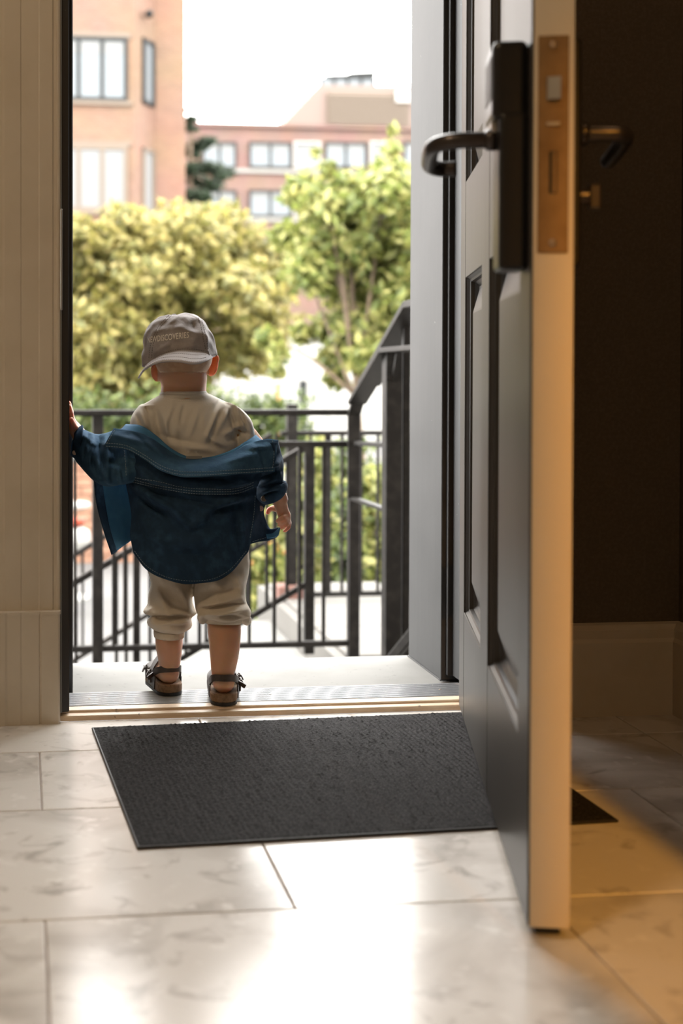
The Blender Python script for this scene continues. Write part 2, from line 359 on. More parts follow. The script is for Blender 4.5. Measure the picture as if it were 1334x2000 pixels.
cr = empty('trim_2', (1.0,2.47,0)); tag(cr, 'cream door casing on the hinge side behind the open door', 'door casing', kind='structure')
obj('casing_board', box(.90,1.015,2.476,2.50,0,2.54,.003), M['cream'], cr)
# ---- door frame
fr = empty('trim_3', (.08,2.7,0)); tag(fr, 'dark painted door jamb on the latch side', 'door jamb', kind='structure')
obj('jamb', box(.060,.0872,2.562,2.80,.014,2.44,.002), M['blackpaint'], fr)
obj('door_stop', box(.060,.0925,2.755,2.80,.014,2.44,.0015), M['blackpaint'], fr)
obj('outer_reveal', box(.060,.1025,2.80,3.07,-.02,2.48,.002), M['blackpaint'], fr)
obj('strike_plate', box(.0705,.0745,2.548,2.562,.755,.94,.001), M['steel'], fr)
obj('edge_bead', box(.0705,.0735,2.556,2.5625,.014,2.44,.0008), M['white'], fr)
fj = empty('trim_4', (.9,2.8,0)); tag(fj, 'scuffed charcoal door jamb on the hinge side', 'door jamb', kind='structure')
obj('jamb', box(.886,.995,2.545,2.785,.012,2.44,.0015), M['greypaint'], fj)
obj('weather_seal', box(.876,.992,2.785,2.800,.012,2.44,.001), M['rubber'], fj)
obj('door_stop', box(.8665,.992,2.800,2.822,-.0,2.44,.0015), M['greypaint'], fj)
obj('outer_reveal', box(.8745,.995,2.822,3.07,-.02,2.48,.002), M['greypaint'], fj)
obj('reveal_skirting', box(.871,.8745,2.822,3.07,-.02,-.004,.0005), M['greypaint'], fj)
obj('head_jamb', box(.060,.995,2.56,3.07,2.44,2.48,.002), M['blackpaint'], fj)
for z in (.30,1.85):
    h = obj('hinge', join(tube([(.851,2.538,z-.05),(.851,2.538,z+.05)],.0065,12), box(.851,.886,2.541,2.545,z-.05,z+.05)), M['lever'], fj)
# ---- threshold
th = empty('trim_5', (.48,2.6,0)); tag(th, 'tan wooden and ribbed metal door threshold', 'threshold', kind='structure')
nose = [(2.553,.0),(2.5535,.006),(2.5555,.0088),(2.559,.0098),(2.573,.0098),(2.573,0)]
obj('nosing', xform(prism([(y,z) for y,z in nose],.0705,.905), lambda p: Vector((p.y,p.x,p.z))), M['stripwood'], th)
obj('threshold_board', box(.0705,.905,2.5745,2.606,0,.0142,.002), M['stripwood'], th)
rb = []; y0, y1, n = 2.606, 2.712, 13; st = (y1-y0)/n
pr = [(y0,.0)]
for i in range(n):
    a = y0+i*st; pr += [(a,.0125),(a+st*.18,.0150),(a+st*.62,.0150),(a+st*.8,.0125)]
pr += [(y1,.012),(y1+.012,.0),(y1+.012,-.02),(y0,-.02)]
obj('ribbed_plate', xform(prism(pr,.0872,.886), lambda p: Vector((p.y,p.x,p.z))), M['rib'], th)
for x in (.13,.48,.82): obj('screw', lathe([(.003,.0150),(.003,.0158),(.0015,.0162)],(x,2.655,0),10), M['screw'], th)
# ---- sill slab outside and the steps
sl = struct('trim_6', box(-.25,1.25,2.722,3.083,-.10,-.0065,.004), M['sill'], 'pale concrete door sill outside the threshold', 'door sill')

# ---- the door, opened inwards
door = empty('door_1', (.82,2.53,0)); tag(door, 'dark brown panelled front door standing open with black lever lock', 'door', kind='structure')
Hc = Vector((.806,2.478,0)); dd = Vector((-.236,-.972,0)).normalized(); nn = Vector((-.972,.236,0)).normalized()
def D(s,t,z): return Hc+dd*s+nn*t+Vector((0,0,z))
def dbox(s0,s1,t0,t1,z0,z1,bev=0,seg=1): return xform(box(s0,s1,t0,t1,z0,z1,bev,seg), lambda p: D(p.x,p.y,p.z))
T = .047
def dp(name, vf, m, par=None, smooth=False): return obj(name, vf, m, par or door, smooth)
S0, S1 = -.058, .985
for a,b in ((S0,.046),(.374,.493),(.880,S1-.0015)): dp('stile', dbox(a,b,-T,0,.014,2.41,.0012), M['door'])
for z0,z1 in ((.014,.208),(.813,.986),(2.27,2.41)):
    for a,b in ((.046,.374),(.493,.880)): dp('rail', dbox(a,b,-T,-.0004,z0,z1,.0008), M['door'])
def raised(s0,s1,z0,z1):
    lv = [(0,-.0215),(.012,-.0195),(.017,-.0235),(.022,-.0235),(.062,-.0095),(.066,-.0085)]
    V = []; F = []
    for k,t in lv: V += [D(s0+k,t,z0+k),D(s1-k,t,z0+k),D(s1-k,t,z1-k),D(s0+k,t,z1-k)]
    for i in range(len(lv)-1):
        for j in range(4): F.append([i*4+j,i*4+(j+1)%4,i*4+4+(j+1)%4,i*4+4+j])
    e = len(V)-4; F.append([e,e+1,e+2,e+3]); n = len(V)
    V += [D(s0,-.035,z0),D(s1,-.035,z0),D(s1,-.035,z1),D(s0,-.035,z1)]; F.append([n+3,n+2,n+1,n])
    for j in range(4): F.append([j,n+j,n+(j+1)%4,(j+1)%4])
    return V,F
def mould(s0,s1,z0,z1):
    lv = [(0,-.003),(.004,-.008),(.0075,-.0095),(.0085,-.0165),(.013,-.0195)]
    V=[];F=[]
    for k,t in lv: V += [D(s0+k,t,z0+k),D(s1-k,t,z0+k),D(s1-k,t,z1-k),D(s0+k,t,z1-k)]
    for i in range(len(lv)-1):
        for j in range(4): F.append([i*4+j,i*4+(j+1)%4,i*4+4+(j+1)%4,i*4+4+j])
    return V,F
for s0,s1 in ((.046,.374),(.493,.880)):
    for z0,z1 in ((.208,.813),(.986,2.27)):
        p = dp('panel', raised(s0,s1,z0,z1), M['door']); dp('moulding', mould(s0,s1,z0,z1), M['door'], p)
dp('edge_strip', dbox(S1-.0015,S1+.0015,-T,-.0025,.014,2.41,.0006), M['dooredge'])
dp('door_sweep', dbox(S0+.01,S1-.012,-T+.009,-.010,.002,.0155,.001), M['rubber'])
# mortise face plate with latch and screws
fp = dp('face_plate', dbox(S1+.0005,S1+.0032,-.0405,-.0065,.782,1.027,.0008), M['brass'])
tm = -.0235
dp('latch_bolt', xform(prism([(-.007,-.0125),(.007,-.0125),(.007,.0125),(-.007,.0125)],0,.009), lambda p: D(S1+.003+p.y-max(0,p.x)*.55, tm+p.x, .967+p.z)), M['steel'], fp)
dp('auxiliary_bolt', dbox(S1+.002,S1+.0055,tm-.0075,tm+.0075,.9255,.9295,.0006), M['steel'], fp)
dp('deadbolt_slot', dbox(S1+.001,S1+.0036,tm-.0045,tm+.0045,.849,.897,.0004), M['lock'], fp)
dp('deadbolt', dbox(S1+.002,S1+.0042,tm-.0035,tm+.001,.850,.896,.0006), M['brass'], fp)
for z in (1.0165,.7935):
    sc = dp('screw', xform(lathe([(.0042,0),(.0042,.0012),(.003,.002)],(0,0,0),14), lambda p: D(S1+.0030+p.z, tm+p.x, z+p.y)), M['screw'], fp)
# lock case outside, lever, escutcheon inside
case = dp('lock_case', dbox(.888,.957,0,.033,.766,.948,.006,3), M['lock'])
dp('keypad_housing', dbox(.868,.955,0,.041,.940,1.031,.008,3), M['lock'], case)
dp('housing_notch', dbox(.880,.935,.033,.040,.928,.942,.001), M['steel'], case)
def dtube(pts, r, n=14):
    P = crom(pts, 8); return tube([D(*p) for p in P], r, n)
dp('lever_collar', xform(lathe([(.013,0),(.013,.012),(.010,.016)],(0,0,0),20), lambda p: D(.922+p.x,.031+p.z,.921+p.y)), M['lever'], case, True)
dp('lever_handle', dtube([(.922,.030,.921),(.922,.075,.921),(.916,.096,.919),(.900,.106,.916),(.85,.107,.909),(.826,.104,.905),(.812,.090,.903),(.812,.072,.903)],.0098), M['lever'], case, True)
esc = dp('escutcheon', dbox(.905,.957,-T-.013,-T,.768,1.032,.005,3), M['lock'])
dp('lever_handle', dtube([(.928,-T-.010,.925),(.928,-T-.050,.925),(.924,-T-.064,.924),(.908,-T-.070,.921),(.84,-T-.070,.914),(.800,-T-.070,.911)],.0098), M['lever'], esc, True)
dp('lever_collar', xform(lathe([(.014,0),(.014,.010),(.011,.013)],(0,0,0),20), lambda p: D(.928+p.x,-T-.012-p.z,.925+p.y)), M['lever'], esc, True)
dp('thumb_turn', join(xform(lathe([(.009,0),(.009,.014),(.007,.016)],(0,0,0),16), lambda p: D(.922+p.x,-T-.012-p.z,.853+p.y)), dbox(.917,.927,-T-.041,-T-.026,.838,.868,.003,2)), M['lever'], esc)
esc_s = dp('reader_window', dbox(.878,.945,.0405,.0418,.965,1.015,.0006), M['rubber'], case)

# ------------------------------------------------------------------ door mat
A_,B_,C_,D_ = atZ(186,1426,.006),atZ(268,1655,.004),atZ(1209,1602,.004),None
ex = (C_-B_); ex.z = 0; matw = ex.length; ex.normalize(); ey = Vector((-ex.y,ex.x,0)); math_ = .628
def matpt(a,b,z): p = B_+ex*a+ey*b; return Vector((p.x,p.y,z))
dm = empty('door_mat', matpt(matw/2,math_/2,0)); tag(dm, 'charcoal loop pile door mat lying on the tiles by the threshold', 'door mat')
obj('backing', xform(box(0,matw,0,math_,.0006,.0046,.0012), lambda p: matpt(p.x,p.y,p.z)), M['matedge'], dm)
nx, ny = 300, 300; V = []
hh = rng.random((ny+1,nx+1))
for j in range(ny+1):
    for i in range(nx+1):
        e = min(i,j,nx-i,ny-j)
        a,b = .003+(matw-.006)*i/nx, .003+(math_-.006)*j/ny
        rib_ = .5+.5*math.cos(2*math.pi*i/4.0+noise.noise((a*60,b*60,0))*2.0)
        z = .0046+(.0016*rib_*(.35+.65*hh[j,i])+.0022*hh[j,i]*(.5+.5*noise.noise((a*90,b*30,3)))) * min(1,e/1.5)
        V.append(matpt(a+(hh[j,i]-.5)*.0006,b,z))
obj('loop_pile', (V, gridfaces(ny+1,nx+1)), M['doormat'], dm, True)

# ================================================================== outside the door
ZT, ZS = -.52, -1.2              # terrace level, street level
gt = struct('ground_terrace', join(box(-2.5,3.2,3.05,5.42,ZT-.3,ZT), box(1.25,3.2,5.42,7.3,ZT-.3,ZT)), M['paving'], 'pale paved terrace below the door steps', 'terrace')
gs = struct('ground_street', box(-60,90,5.42,140,ZS-.3,ZS), M['street'], 'grey street surface beyond the railings', 'street')
# steps from the sill to the terrace
for i in range(2):
    z = -.18-.17*i
    s_ = obj('door_step', box(-.2,1.2,3.083+.30*i,3.083+.30*(i+1),ZT+.0005,z,.008), M['sill'])
    tag(s_, ('upper' if i == 0 else 'lower')+' pale concrete step descending from the door sill', 'step')
# stairs running down to the left between the railings
for i in range(5):
    x1 = 1.25-.28*i; z = ZT-.113*(i+1)
    s_ = obj('stair_step', box(x1-.28,x1,5.42,6.9,ZS,z,.006), M['sill']); tag(s_, ['first','second','third','fourth','fifth'][i]+' concrete stair down from the terrace to the street', 'step', 'terrace stairs')
# paving slabs on the terrace right and a strip of sidewalk slabs
for i in range(3):
    for j in range(3): obj('paving_slab', box(1.30+.62*i,1.30+.62*i+.606,5.44+.62*j,5.44+.62*j+.606,ZT,ZT+.012,.004), M['paving'], gt)

def railing_post(p, x, y, z0, z1, w_=.045): return obj('post', box(x-w_/2,x+w_/2,y-w_/2,y+w_/2,z0,z1,.002), M['rail'], p)
# front guard rail across the terrace edge
YG = 5.2
gr = empty('guard_railing', (.7,YG,ZT)); tag(gr, 'black steel guard railing with vertical pickets across the terrace edge', 'railing')
obj('top_rail', box(-.6,1.275,YG-.025,YG+.03,.464,.487,.003), M['rail'], gr)
obj('upper_rail', box(-.6,1.25,YG-.013,YG+.013,.342,.366,.002), M['rail'], gr)
obj('bottom_rail', box(-.6,1.25,YG-.013,YG+.013,-.420,-.398,.002), M['rail'], gr)
for x in (-.45,.283): railing_post(gr,x,YG,ZT,.464,.040)
railing_post(gr,1.262,YG,ZT,.470,.042)
pk = obj('picket', box(-.0065,.0065,YG-.0065,YG+.0065,-.40,.345), M['rail'], gr)
xs = [.198,.343,.385,.530,.575,.668,.763,.859,.955,1.053,1.146]
for i,x in enumerate(xs):
    if i == 0: pk.location.x = x; continue
    c = pk.copy(); COL.objects.link(c); c.location.x = x
for x in (.05,-.05,-.15,-.25,-.35): c = pk.copy(); COL.objects.link(c); c.location.x = x
railing_post(gr,.432,YG+.03,ZT,.345,.026)
# handrail down the door steps on the right
hr = empty('step_handrail', (1.25,4.6,ZT)); tag(hr, 'black steel handrail with bent flat bar beside the door steps', 'handrail')
XB = 1.25
b1 = railing_post(hr,1.255,4.62,ZT,.700,.058)
railing_post(hr,1.303,4.62,ZT,.80,.026)
railing_post(hr,1.315,3.60,-.2,.860,.040)
def flat(pts, w_, h_, par, name='handrail_bar'):
    vs = []
    for a,b in zip(pts[:-1],pts[1:]): vs.append(bar(a,b,w_,h_,.0015,side=(1,0,0)))
    return obj(name, join(*vs), M['rail'], par)
flat([(1.236,3.2,.722),(1.236,4.60,.706),(1.252,5.11,.515)],.070,.016,hr)
flat([(1.252,5.10,.518),(1.252,5.155,.470),(1.252,5.155,.150)],.048,.016,hr,'handrail_drop')
flat([(1.252,5.155,.150),(1.255,4.65,.155)],.03,.012,hr,'return_bar')
flat([(1.29,3.2,.866),(1.29,4.47,.855),(1.30,5.12,.585)],.085,.022,hr,'top_bar')
flat([(1.255,4.63,.38),(1.254,5.15,.36)],.016,.016,hr,'cross_bar')
obj('bracket', join(bar((1.255,4.60,.60),(1.245,4.50,.71),.016,.016), tube([(1.243,4.588,.615),(1.223,4.588,.615)],.010,10)), M['rail'], hr)
obj('wall_bracket', bar(atY(752,1304,4.55),atY(812,1230,4.45),.028,.034,.004), M['rail'], hr)
obj('base_rail', bar((1.31,3.2,-.18),(1.31,4.56,-.40),.03,.03), M['rail'], hr)
# stair railing (near side), slopes down to the street
def slope_rail(name, label, y, a, b, drop, px, wr):
    e = empty(name, (0,y,ZS)); tag(e, label, 'railing', 'stair railings')
    P, Q = atY(*a,y), atY(*b,y)
    obj('sloped_rail', bar(P,Q,wr,.024,.002), M['rail'], e)
    for u in px:
        t = (u-a[0])/(b[0]-a[0]); R_ = P.lerp(Q,t)
        obj('picket', box(R_.x-.0065,R_.x+.0065,y-.0065,y+.0065,R_.z-drop,R_.z-.010), M['rail'], e)
    obj('lower_rail', bar(P+Vector((0,0,-drop)),Q+Vector((0,0,-drop)),.02,.022), M['rail'], e)
    return e,P,Q
e1,P,Q = slope_rail('stair_railing','black stair railing sloping down beside the front guard railing',5.55,(604,869),(60,1188),.56,[604,560,520,480,440,400,360,320,290,244,225,147],.036)
obj('post', box(P.x-.02,P.x+.02,5.53,5.57,ZT,P.z+.01,.002), M['rail'], e1)
e2,P,Q = slope_rail('stair_railing','black stair railing on the far side of the stairs',6.85,(530,849),(60,1136),.52,[540,500,460,420,380,340,300,262,225,190,160],.036)
fg = empty('guard_railing', (1.6,6.85,ZT)); tag(fg, 'black guard railing with post on brick base before the shrubs', 'railing')
za, zb = atY(600,846,6.85).z, atY(600,1161,6.85).z
x0 = atY(540,845,6.85).x
obj('top_rail', box(x0+.02,3.0,6.83,6.87,za-.012,za+.012,.002), M['rail'], fg)
obj('bottom_rail', box(x0+.02,3.0,6.835,6.865,zb-.012,zb+.012,.002), M['rail'], fg)
cx = atY(569,1000,6.85).x
obj('post', box(cx-.026,cx+.026,6.82,6.872,ZT+.07,.46,.002), M['rail'], fg)
obj('post_base', box(cx-.075,cx+.06,6.78,6.91,ZT,ZT+.075,.006), mat('red_brick_base',(.13,.06,.045),.8), fg)
ux = [606,640,668,705,738,770,800,830]
for u in ux:
    x = atY(u,1000,6.85).x; ww = .016 if u == 640 else .007
    obj('picket', box(x-ww,x+ww,6.842,6.858,zb,za), M['rail'], fg)

# ---- white table and stool, low brick wall, street things
tp = atY(140,986,11.0)
tb = empty('cafe_table', (tp.x,11.0,ZS)); tag(tb, 'white round outdoor table seen past the left jamb', 'table')
obj('table_top', lathe([(.20,0),(.21,.012),(.21,.03),(.20,.035)],(tp.x-.06,11.0,tp.z-.02)), M['white'], tb)
obj('pedestal', tube([(tp.x-.06,11.0,ZS+.02),(tp.x-.06,11.0,tp.z)],.03,14), M['white'], tb)
obj('base', lathe([(.20,0),(.20,.02),(.04,.05)],(tp.x-.06,11.0,ZS)), M['white'], tb)
q = atY(148,1052,10.4)
stl = empty('outdoor_stool', (q.x,10.4,ZS)); tag(stl, 'white rounded outdoor seat in front of the table', 'stool')
obj('seat', lathe([(.10,-.10),(.15,-.08),(.165,0),(.15,.06),(.10,.085)],(q.x-.05,10.4,q.z)), M['white'], stl, True)
obj('pedestal', tube([(q.x-.05,10.4,ZS),(q.x-.05,10.4,q.z-.08)],.05,14), M['white'], stl)
rq = atY(152,1019,10.6)
tag(obj('red_bowl', lathe([(.03,-.03),(.07,.0),(.085,.035),(.075,.035),(.05,.0)],(rq.x-.03,10.4,q.z+.0855+.03)), M['red'], None, True), 'orange red bowl on the white outdoor seat', 'bowl')
bw = empty('low_brick_wall', (1.0,13.2,ZS)); tag(bw, 'low orange brick garden wall along the street', 'wall')
wz1 = atY(165,885,13).z
nb = int((wz1-ZS)/.08)
obj('wall_core', box(-.3,1.85,13.02,13.3,ZS,ZS+nb*.08-.01), M['brickL'], bw)
bmsh = None; brick_c = mat('garden_brick', (.20,.11,.07), .85, noise_=[(5,(.16,.08,.05),.4,.65,3)])
for r_ in range(nb):
    for k in range(10):
        x = -.3+.215*k+(.1 if r_%2 else 0)
        if bmsh is None:
            o_ = obj('brick', box(x,x+.205,13.0,13.06,ZS+.08*r_,ZS+.08*r_+.07,.003), brick_c, bw); bmsh = o_.data; bx0 = o_.location.copy(); xx = x
        else: place('brick', bmsh, (bx0.x+x-xx, bx0.y, ZS+.08*r_), bw)
obj('coping', box(-.35,1.9,12.98,13.34,ZS+nb*.08-.0095,ZS+nb*.08+.05,.01), M['sill'], bw)
# white low building that shows between the trees, orange post before it
y = 34.0
a, b = atY(430,655,y), atY(680,800,y)
lb = empty('low_white_building', ((a.x+b.x)/2,y,ZS)); tag(lb, 'low white rendered building shining between the trees', 'building')
obj('walls', box(a.x,b.x+2,y,y+5,ZS,a.z), M['white'], lb); obj('roof', box(a.x-.2,b.x+2.2,y-.2,y+5.2,a.z,a.z+.25,.02), mat('roof_orange',(.2,.12,.08),.8), lb)
for u0,u1 in ((585,600),): 
    pa, pb = atY(u0,790,y-.05), atY(u1,815,y-.05)
    obj('doorway', box(pa.x,pb.x,y-.04,y+.02,ZS,pa.z+.6), M['winframe'], lb)
cp = atY(545,786,24)
cone = empty('traffic_post', (cp.x,24,ZS)); tag(cone, 'orange street post standing before the white building', 'post')
obj('post_body', lathe([(.055,0),(.045,.6),(.04,atY(545,748,24).z-ZS),(.01,atY(545,745,24).z-ZS)],(cp.x,24,ZS),16), M['orange'], cone, True)
obj('base', lathe([(.16,0),(.16,.05),(.06,.08)],(cp.x,24,ZS),16), M['sole'], cone)

# ------------------------------------------------------------------ buildings
def quadbox(x0,x1,y,d,z0,z1,bev=0): return box(x0,x1,y,y+d,z0,z1,bev)
Y1 = 38.0
bl = empty('brick_apartment_building', (2,Y1,ZS)); tag(bl, 'orange brick building with a bay of tall paired windows', 'building')
def L_(u,v,y): p = atY(u,v,y); return p.x,p.z
yb = 36.8
xb1 = L_(262,300,yb)[0]; xs2 = L_(306,300,Y1)[0]; xe = L_(362,300,Y1)[0]
# main block and bay (one wall shell, window openings are framed boxes set in)
def poly_prism(poly, z0, z1):
    n = len(poly); return [(x,y,z0) for x,y in poly]+[(x,y,z1) for x,y in poly], [list(range(n))[::-1],list(range(n,2*n))]+[[i,(i+1)%n,(i+1)%n+n,i+n] for i in range(n)]
obj('main_wall', box(-12,xe,Y1,Y1+14,ZS,15), M['brickL'], bl)
obj('bay_wall', poly_prism([(-3,yb),(xb1,yb),(xs2,Y1+.1),(-3,Y1+.1)],ZS,L_(300,-70,yb)[1]), M['brickL'], bl)
obj('bay_cornice', poly_prism([(-3.1,yb-.12),(xb1+.05,yb-.12),(xs2+.1,Y1+.1),(-3.1,Y1+.1)],L_(300,-70,yb)[1],L_(300,-70,yb)[1]+.5), M['sill'], bl)
def window(par, x0, x1, z0, z1, y, n, frame, pane, th=.09, depth=.12, blind=None):
    f_ = obj('window', join(box(x0,x1,y-depth*.5,y+.02,z0,z0+th), box(x0,x1,y-depth*.5,y+.02,z1-th,z1), *[box(x0+(x1-x0-th)*k/n, x0+(x1-x0-th)*k/n+th, y-depth*.5,y+.02,z0+th,z1-th) for k in range(n+1)]), frame, par)
    for k in range(n):
        a_ = x0+(x1-x0-th)*k/n+th; b_ = x0+(x1-x0-th)*(k+1)/n
        obj('pane', box(a_,b_,y-.03,y+.01,z0+th,z1-th), pane, f_)
        if blind: obj('blind', box(a_+.01,b_-.01,y-.036,y-.0305,z1-th-blind*(z1-z0),z1-th-.01), M['blind'], f_)
    return f_
for (v0,v1,bd) in ((70,199,.2),(283,413,.93),(497,620,.3)):
    xa, z1_ = L_(103,v0,yb); xb_, z0_ = L_(249,v1,yb)
    window(bl, xa, xb_, z0_, z1_, yb-.01, 3, M['winframe'] if bd<.5 else M['tanpanel'], M['glass'], .10, .14, bd)
    obj('lintel', box(xa-.1,xb_+.1,yb-.04,yb,z1_,z1_+.12), M['tanpanel'], bl); obj('sill', box(xa-.1,xb_+.1,yb-.09,yb,z0_-.1,z0_), M['tanpanel'], bl)
    # narrow window on the slanted side of the bay
    A2, B2 = Vector((xb1,yb,0)), Vector((xs2,Y1+.1,0)); d2 = (B2-A2).normalized(); n2 = Vector((d2.y,-d2.x,0))
    def SB(p): return A2.lerp(B2,0)+d2*p.x+n2*(-p.y)+Vector((0,0,p.z))
    # along-slope positions from the picture columns
    def s_at(u):
        r_ = ray(u,300); k = n2.dot(A2-Vector((CAM.x,CAM.y,0)))/n2.dot(Vector((r_.x,r_.y,0))); p = Vector((CAM.x+r_.x*k,CAM.y+r_.y*k,0)); return (p-A2).dot(d2)
    s0_, s1_ = s_at(277), s_at(299)
    zt, zb_ = atY(288,v0+6,37.4).z, atY(288,v1+4,37.4).z
    fw_ = obj('window', xform(join(box(s0_,s1_,-.07,.02,zb_,zb_+.1),box(s0_,s1_,-.07,.02,zt-.1,zt),box(s0_,s0_+.1,-.07,.02,zb_,zt),box(s1_-.12,s1_,-.07,.02,zb_,zt)),SB), M['winframe'] if bd<.5 else M['tanpanel'], bl)
    obj('pane', xform(box(s0_+.1,s1_-.12,-.03,.01,zb_+.1,zt-.1),SB), M['glass'] if bd<.5 else M['blind'], fw_)
wl = atY(291,29,37.3); obj('wall_lamp', ellipsoid((wl.x,37.2,wl.z),.11,.2,.11,12,8), M['winframe'], bl, True)

Y2 = 85.0
fb = empty('red_brick_office_building', (20,Y2,ZS)); tag(fb, 'long red brick office building with a slanted penthouse roof', 'building')
def F_(u,v): p = atY(u,v,Y2); return p.x,p.z
xL2, xR2 = F_(250,300)[0], F_(1000,300)[0]
obj('main_wall', box(xL2,xR2,Y2,Y2+20,ZS,F_(548,247)[1]), M['brickF'], fb)
obj('parapet', box(xL2,xR2,Y2-.25,Y2+.2,F_(548,250)[1],F_(548,243)[1]), M['brickF'], fb)
pa, pb_, pc, pd = F_(548,247), F_(626,164), F_(1000,168), F_(1000,247)
obj('penthouse_wall', prism([pa,pd,pc,pb_],Y2+.3,Y2+14), M['slate'], fb)
lo, hi = F_(640,244), F_(800,182)
obj('louvre_frame', box(lo[0],hi[0],Y2+.1,Y2+.34,lo[1],hi[1]), M['tanpanel'], fb)
for k in range(9):
    z = lo[1]+.1+(hi[1]-lo[1]-.2)*k/9; obj('louvre_slat', box(lo[0]+.1,hi[0]-.1,Y2-.08,Y2+.12,z,z+.13), M['tanpanel'], fb)
c0, c1 = F_(772,200), F_(801,178); obj('vent_panel', box(c0[0],c1[0],Y2-.2,Y2+.12,c0[1],c1[1]), M['white'], fb)
e0, e1_ = F_(640,164), F_(747,130)
gl = obj('roof_glasshouse', box(e0[0],e1_[0],Y2+2,Y2+8,e0[1]-.2,F_(700,140)[1]), M['glass'], fb)
for k in range(5):
    x = e0[0]+(e1_[0]-e0[0])*k/4; obj('mullion', box(x-.06,x+.06,Y2+1.9,Y2+2.02,e0[1]-.2,F_(700,140)[1]), M['winframe'], gl)
obj('glasshouse_roof', prism([(F_(650,140)[0],F_(650,140)[1]),(e1_[0],F_(747,140)[1]),(e1_[0],F_(747,127)[1]),(F_(700,128)[0],F_(700,129)[1]),(F_(690,133)[0],F_(690,133)[1]),(F_(650,134)[0],F_(650,134)[1])],Y2+1.8,Y2+8), M['winframe'], fb)
for v0,v1 in ((277,329),(371,424),(466,520)):
    for u0,u1,n in ((395,461,2),(486,569,2),(573,626,1),(634,716,2),(722,752,1),(788,870,2)):
        x0_,z1_ = F_(u0,v0); x1_,z0_ = F_(u1,v1)
        window(fb,x0_,x1_,z0_,z1_,Y2-.02,n,M['winframe'] if n==2 else M['white'],M['glass'],.10,.3,.25 if n==2 else .6)
    xa,za_ = F_(380,v1+3); xb_,_ = F_(900,v1); obj('sill_band', box(xa,xb_,Y2-.2,Y2,za_-.12,za_+.1), M['sill'], fb)

# ------------------------------------------------------------------ trees and shrubs
def leaves(blobs, n, size, seed, flat_=.0):
    """n folded diamond leaves scattered over ellipsoid blobs (cx,cy,cz,rx,ry,rz)"""
    r = np.random.default_rng(seed); B = np.array(blobs); wt = (B[:,3]*B[:,5]); idx = r.choice(len(B), n, p=wt/wt.sum())
    d = r.normal(size=(n,3)); d /= np.linalg.norm(d,axis=1)[:,None]; rad = r.uniform(.12,1.3,n)**.75*(1+.25*np.sin(d[:,0]*7+d[:,2]*9+idx))
    c = B[idx,:3]+d*rad[:,None]*B[idx,3:]
    nrm = d*.7+r.normal(size=(n,3))*.7; nrm[:,2] += .5; nrm /= np.linalg.norm(nrm,axis=1)[:,None]
    a = np.cross(nrm, r.normal(size=(n,3))); a /= np.linalg.norm(a,axis=1)[:,None]; b = np.cross(nrm,a)
    s = (size*r.uniform(.6,1.3,n))[:,None]
    P = np.stack([c-a*s, c+b*s*.5-nrm*s*.12, c+a*s, c-b*s*.5-nrm*s*.12],1).reshape(-1,3)
    F = [[4*i,4*i+1,4*i+2] for i in range(n)]+[[4*i,4*i+2,4*i+3] for i in range(n)]
    return P, F
def blobcloud(c, R, n, r0, r1, seed, zf=.7):
    r = np.random.default_rng(seed); out = []
    for _ in range(n):
        d = r.normal(size=3); d /= np.linalg.norm(d); k = r.uniform(.25,1)**.5
        q = r.uniform(r0,r1); out.append((c[0]+d[0]*R[0]*k, c[1]+d[1]*R[1]*k, c[2]+d[2]*R[2]*k, q, q, q*zf))
    return out
def tree(name, label, cat, base, blobs, n, size, lm, trunk_r, seed, group=None, tips=6):
    e = empty(name, base); tag(e, label, cat, group)
    f_ = obj('foliage', leaves(blobs,n,size,seed), M[lm], e); f_['kind'] = 'stuff'
    B = np.array(blobs); top = Vector(B[:,:3].mean(0)); b0 = Vector(base); r = random.Random(seed)
    mid = b0.lerp(top,.55)+Vector((r.uniform(-.1,.1),0,0))
    obj('trunk', tube([tuple(p) for p in crom([b0,b0.lerp(mid,.5)+Vector((.04,0,0)),mid,top],6)],list(np.linspace(trunk_r,trunk_r*.35,19)),10), M['bark'], e, True)
    for k in r.sample(range(len(B)),min(tips,len(B))):
        t = Vector(B[k,:3]); s_ = b0.lerp(top,r.uniform(.45,.8))
        obj('branch', tube([tuple(p) for p in crom([s_, s_.lerp(t,.5)+Vector((0,0,.08)), t],5)],list(np.linspace(trunk_r*.4,trunk_r*.12,11)),7), M['bark'], e, True)
    return e
def P3(u,v,y): return atY(u,v,y)
# yellow-green tree on the left, layered crown
y = 19.0; k = y/FPX
bl_ = []
for (u,v,r_) in ((160,520,60),(230,470,55),(300,470,60),(380,455,55),(450,480,60),(210,560,60),(290,540,70),(370,540,70),(450,560,65),(520,560,50),(180,640,60),(250,640,60),(480,640,55),(430,690,45),(170,720,60),(230,745,50),(100,560,80),(80,680,80),(540,500,40),(330,620,60),(400,620,60),(240,430,35),(340,425,35),(430,430,35),(290,690,50),(150,460,40),(300,760,55),(380,700,55),(120,780,60),(520,640,45),(360,750,45),(500,700,40)):
    p = P3(u,v,y+random.uniform(-1.2,1.2)); q_ = r_*k; bl_.append((p.x,p.y,p.z,q_*1.15,q_*1.3,q_*.8))
p = P3(330,600,y); tree('maple_tree','yellow green layered tree filling the view behind the child','tree',(p.x,y,ZS),bl_,30000,.085,'leafY',.13,3,'trees beyond the railings',8)
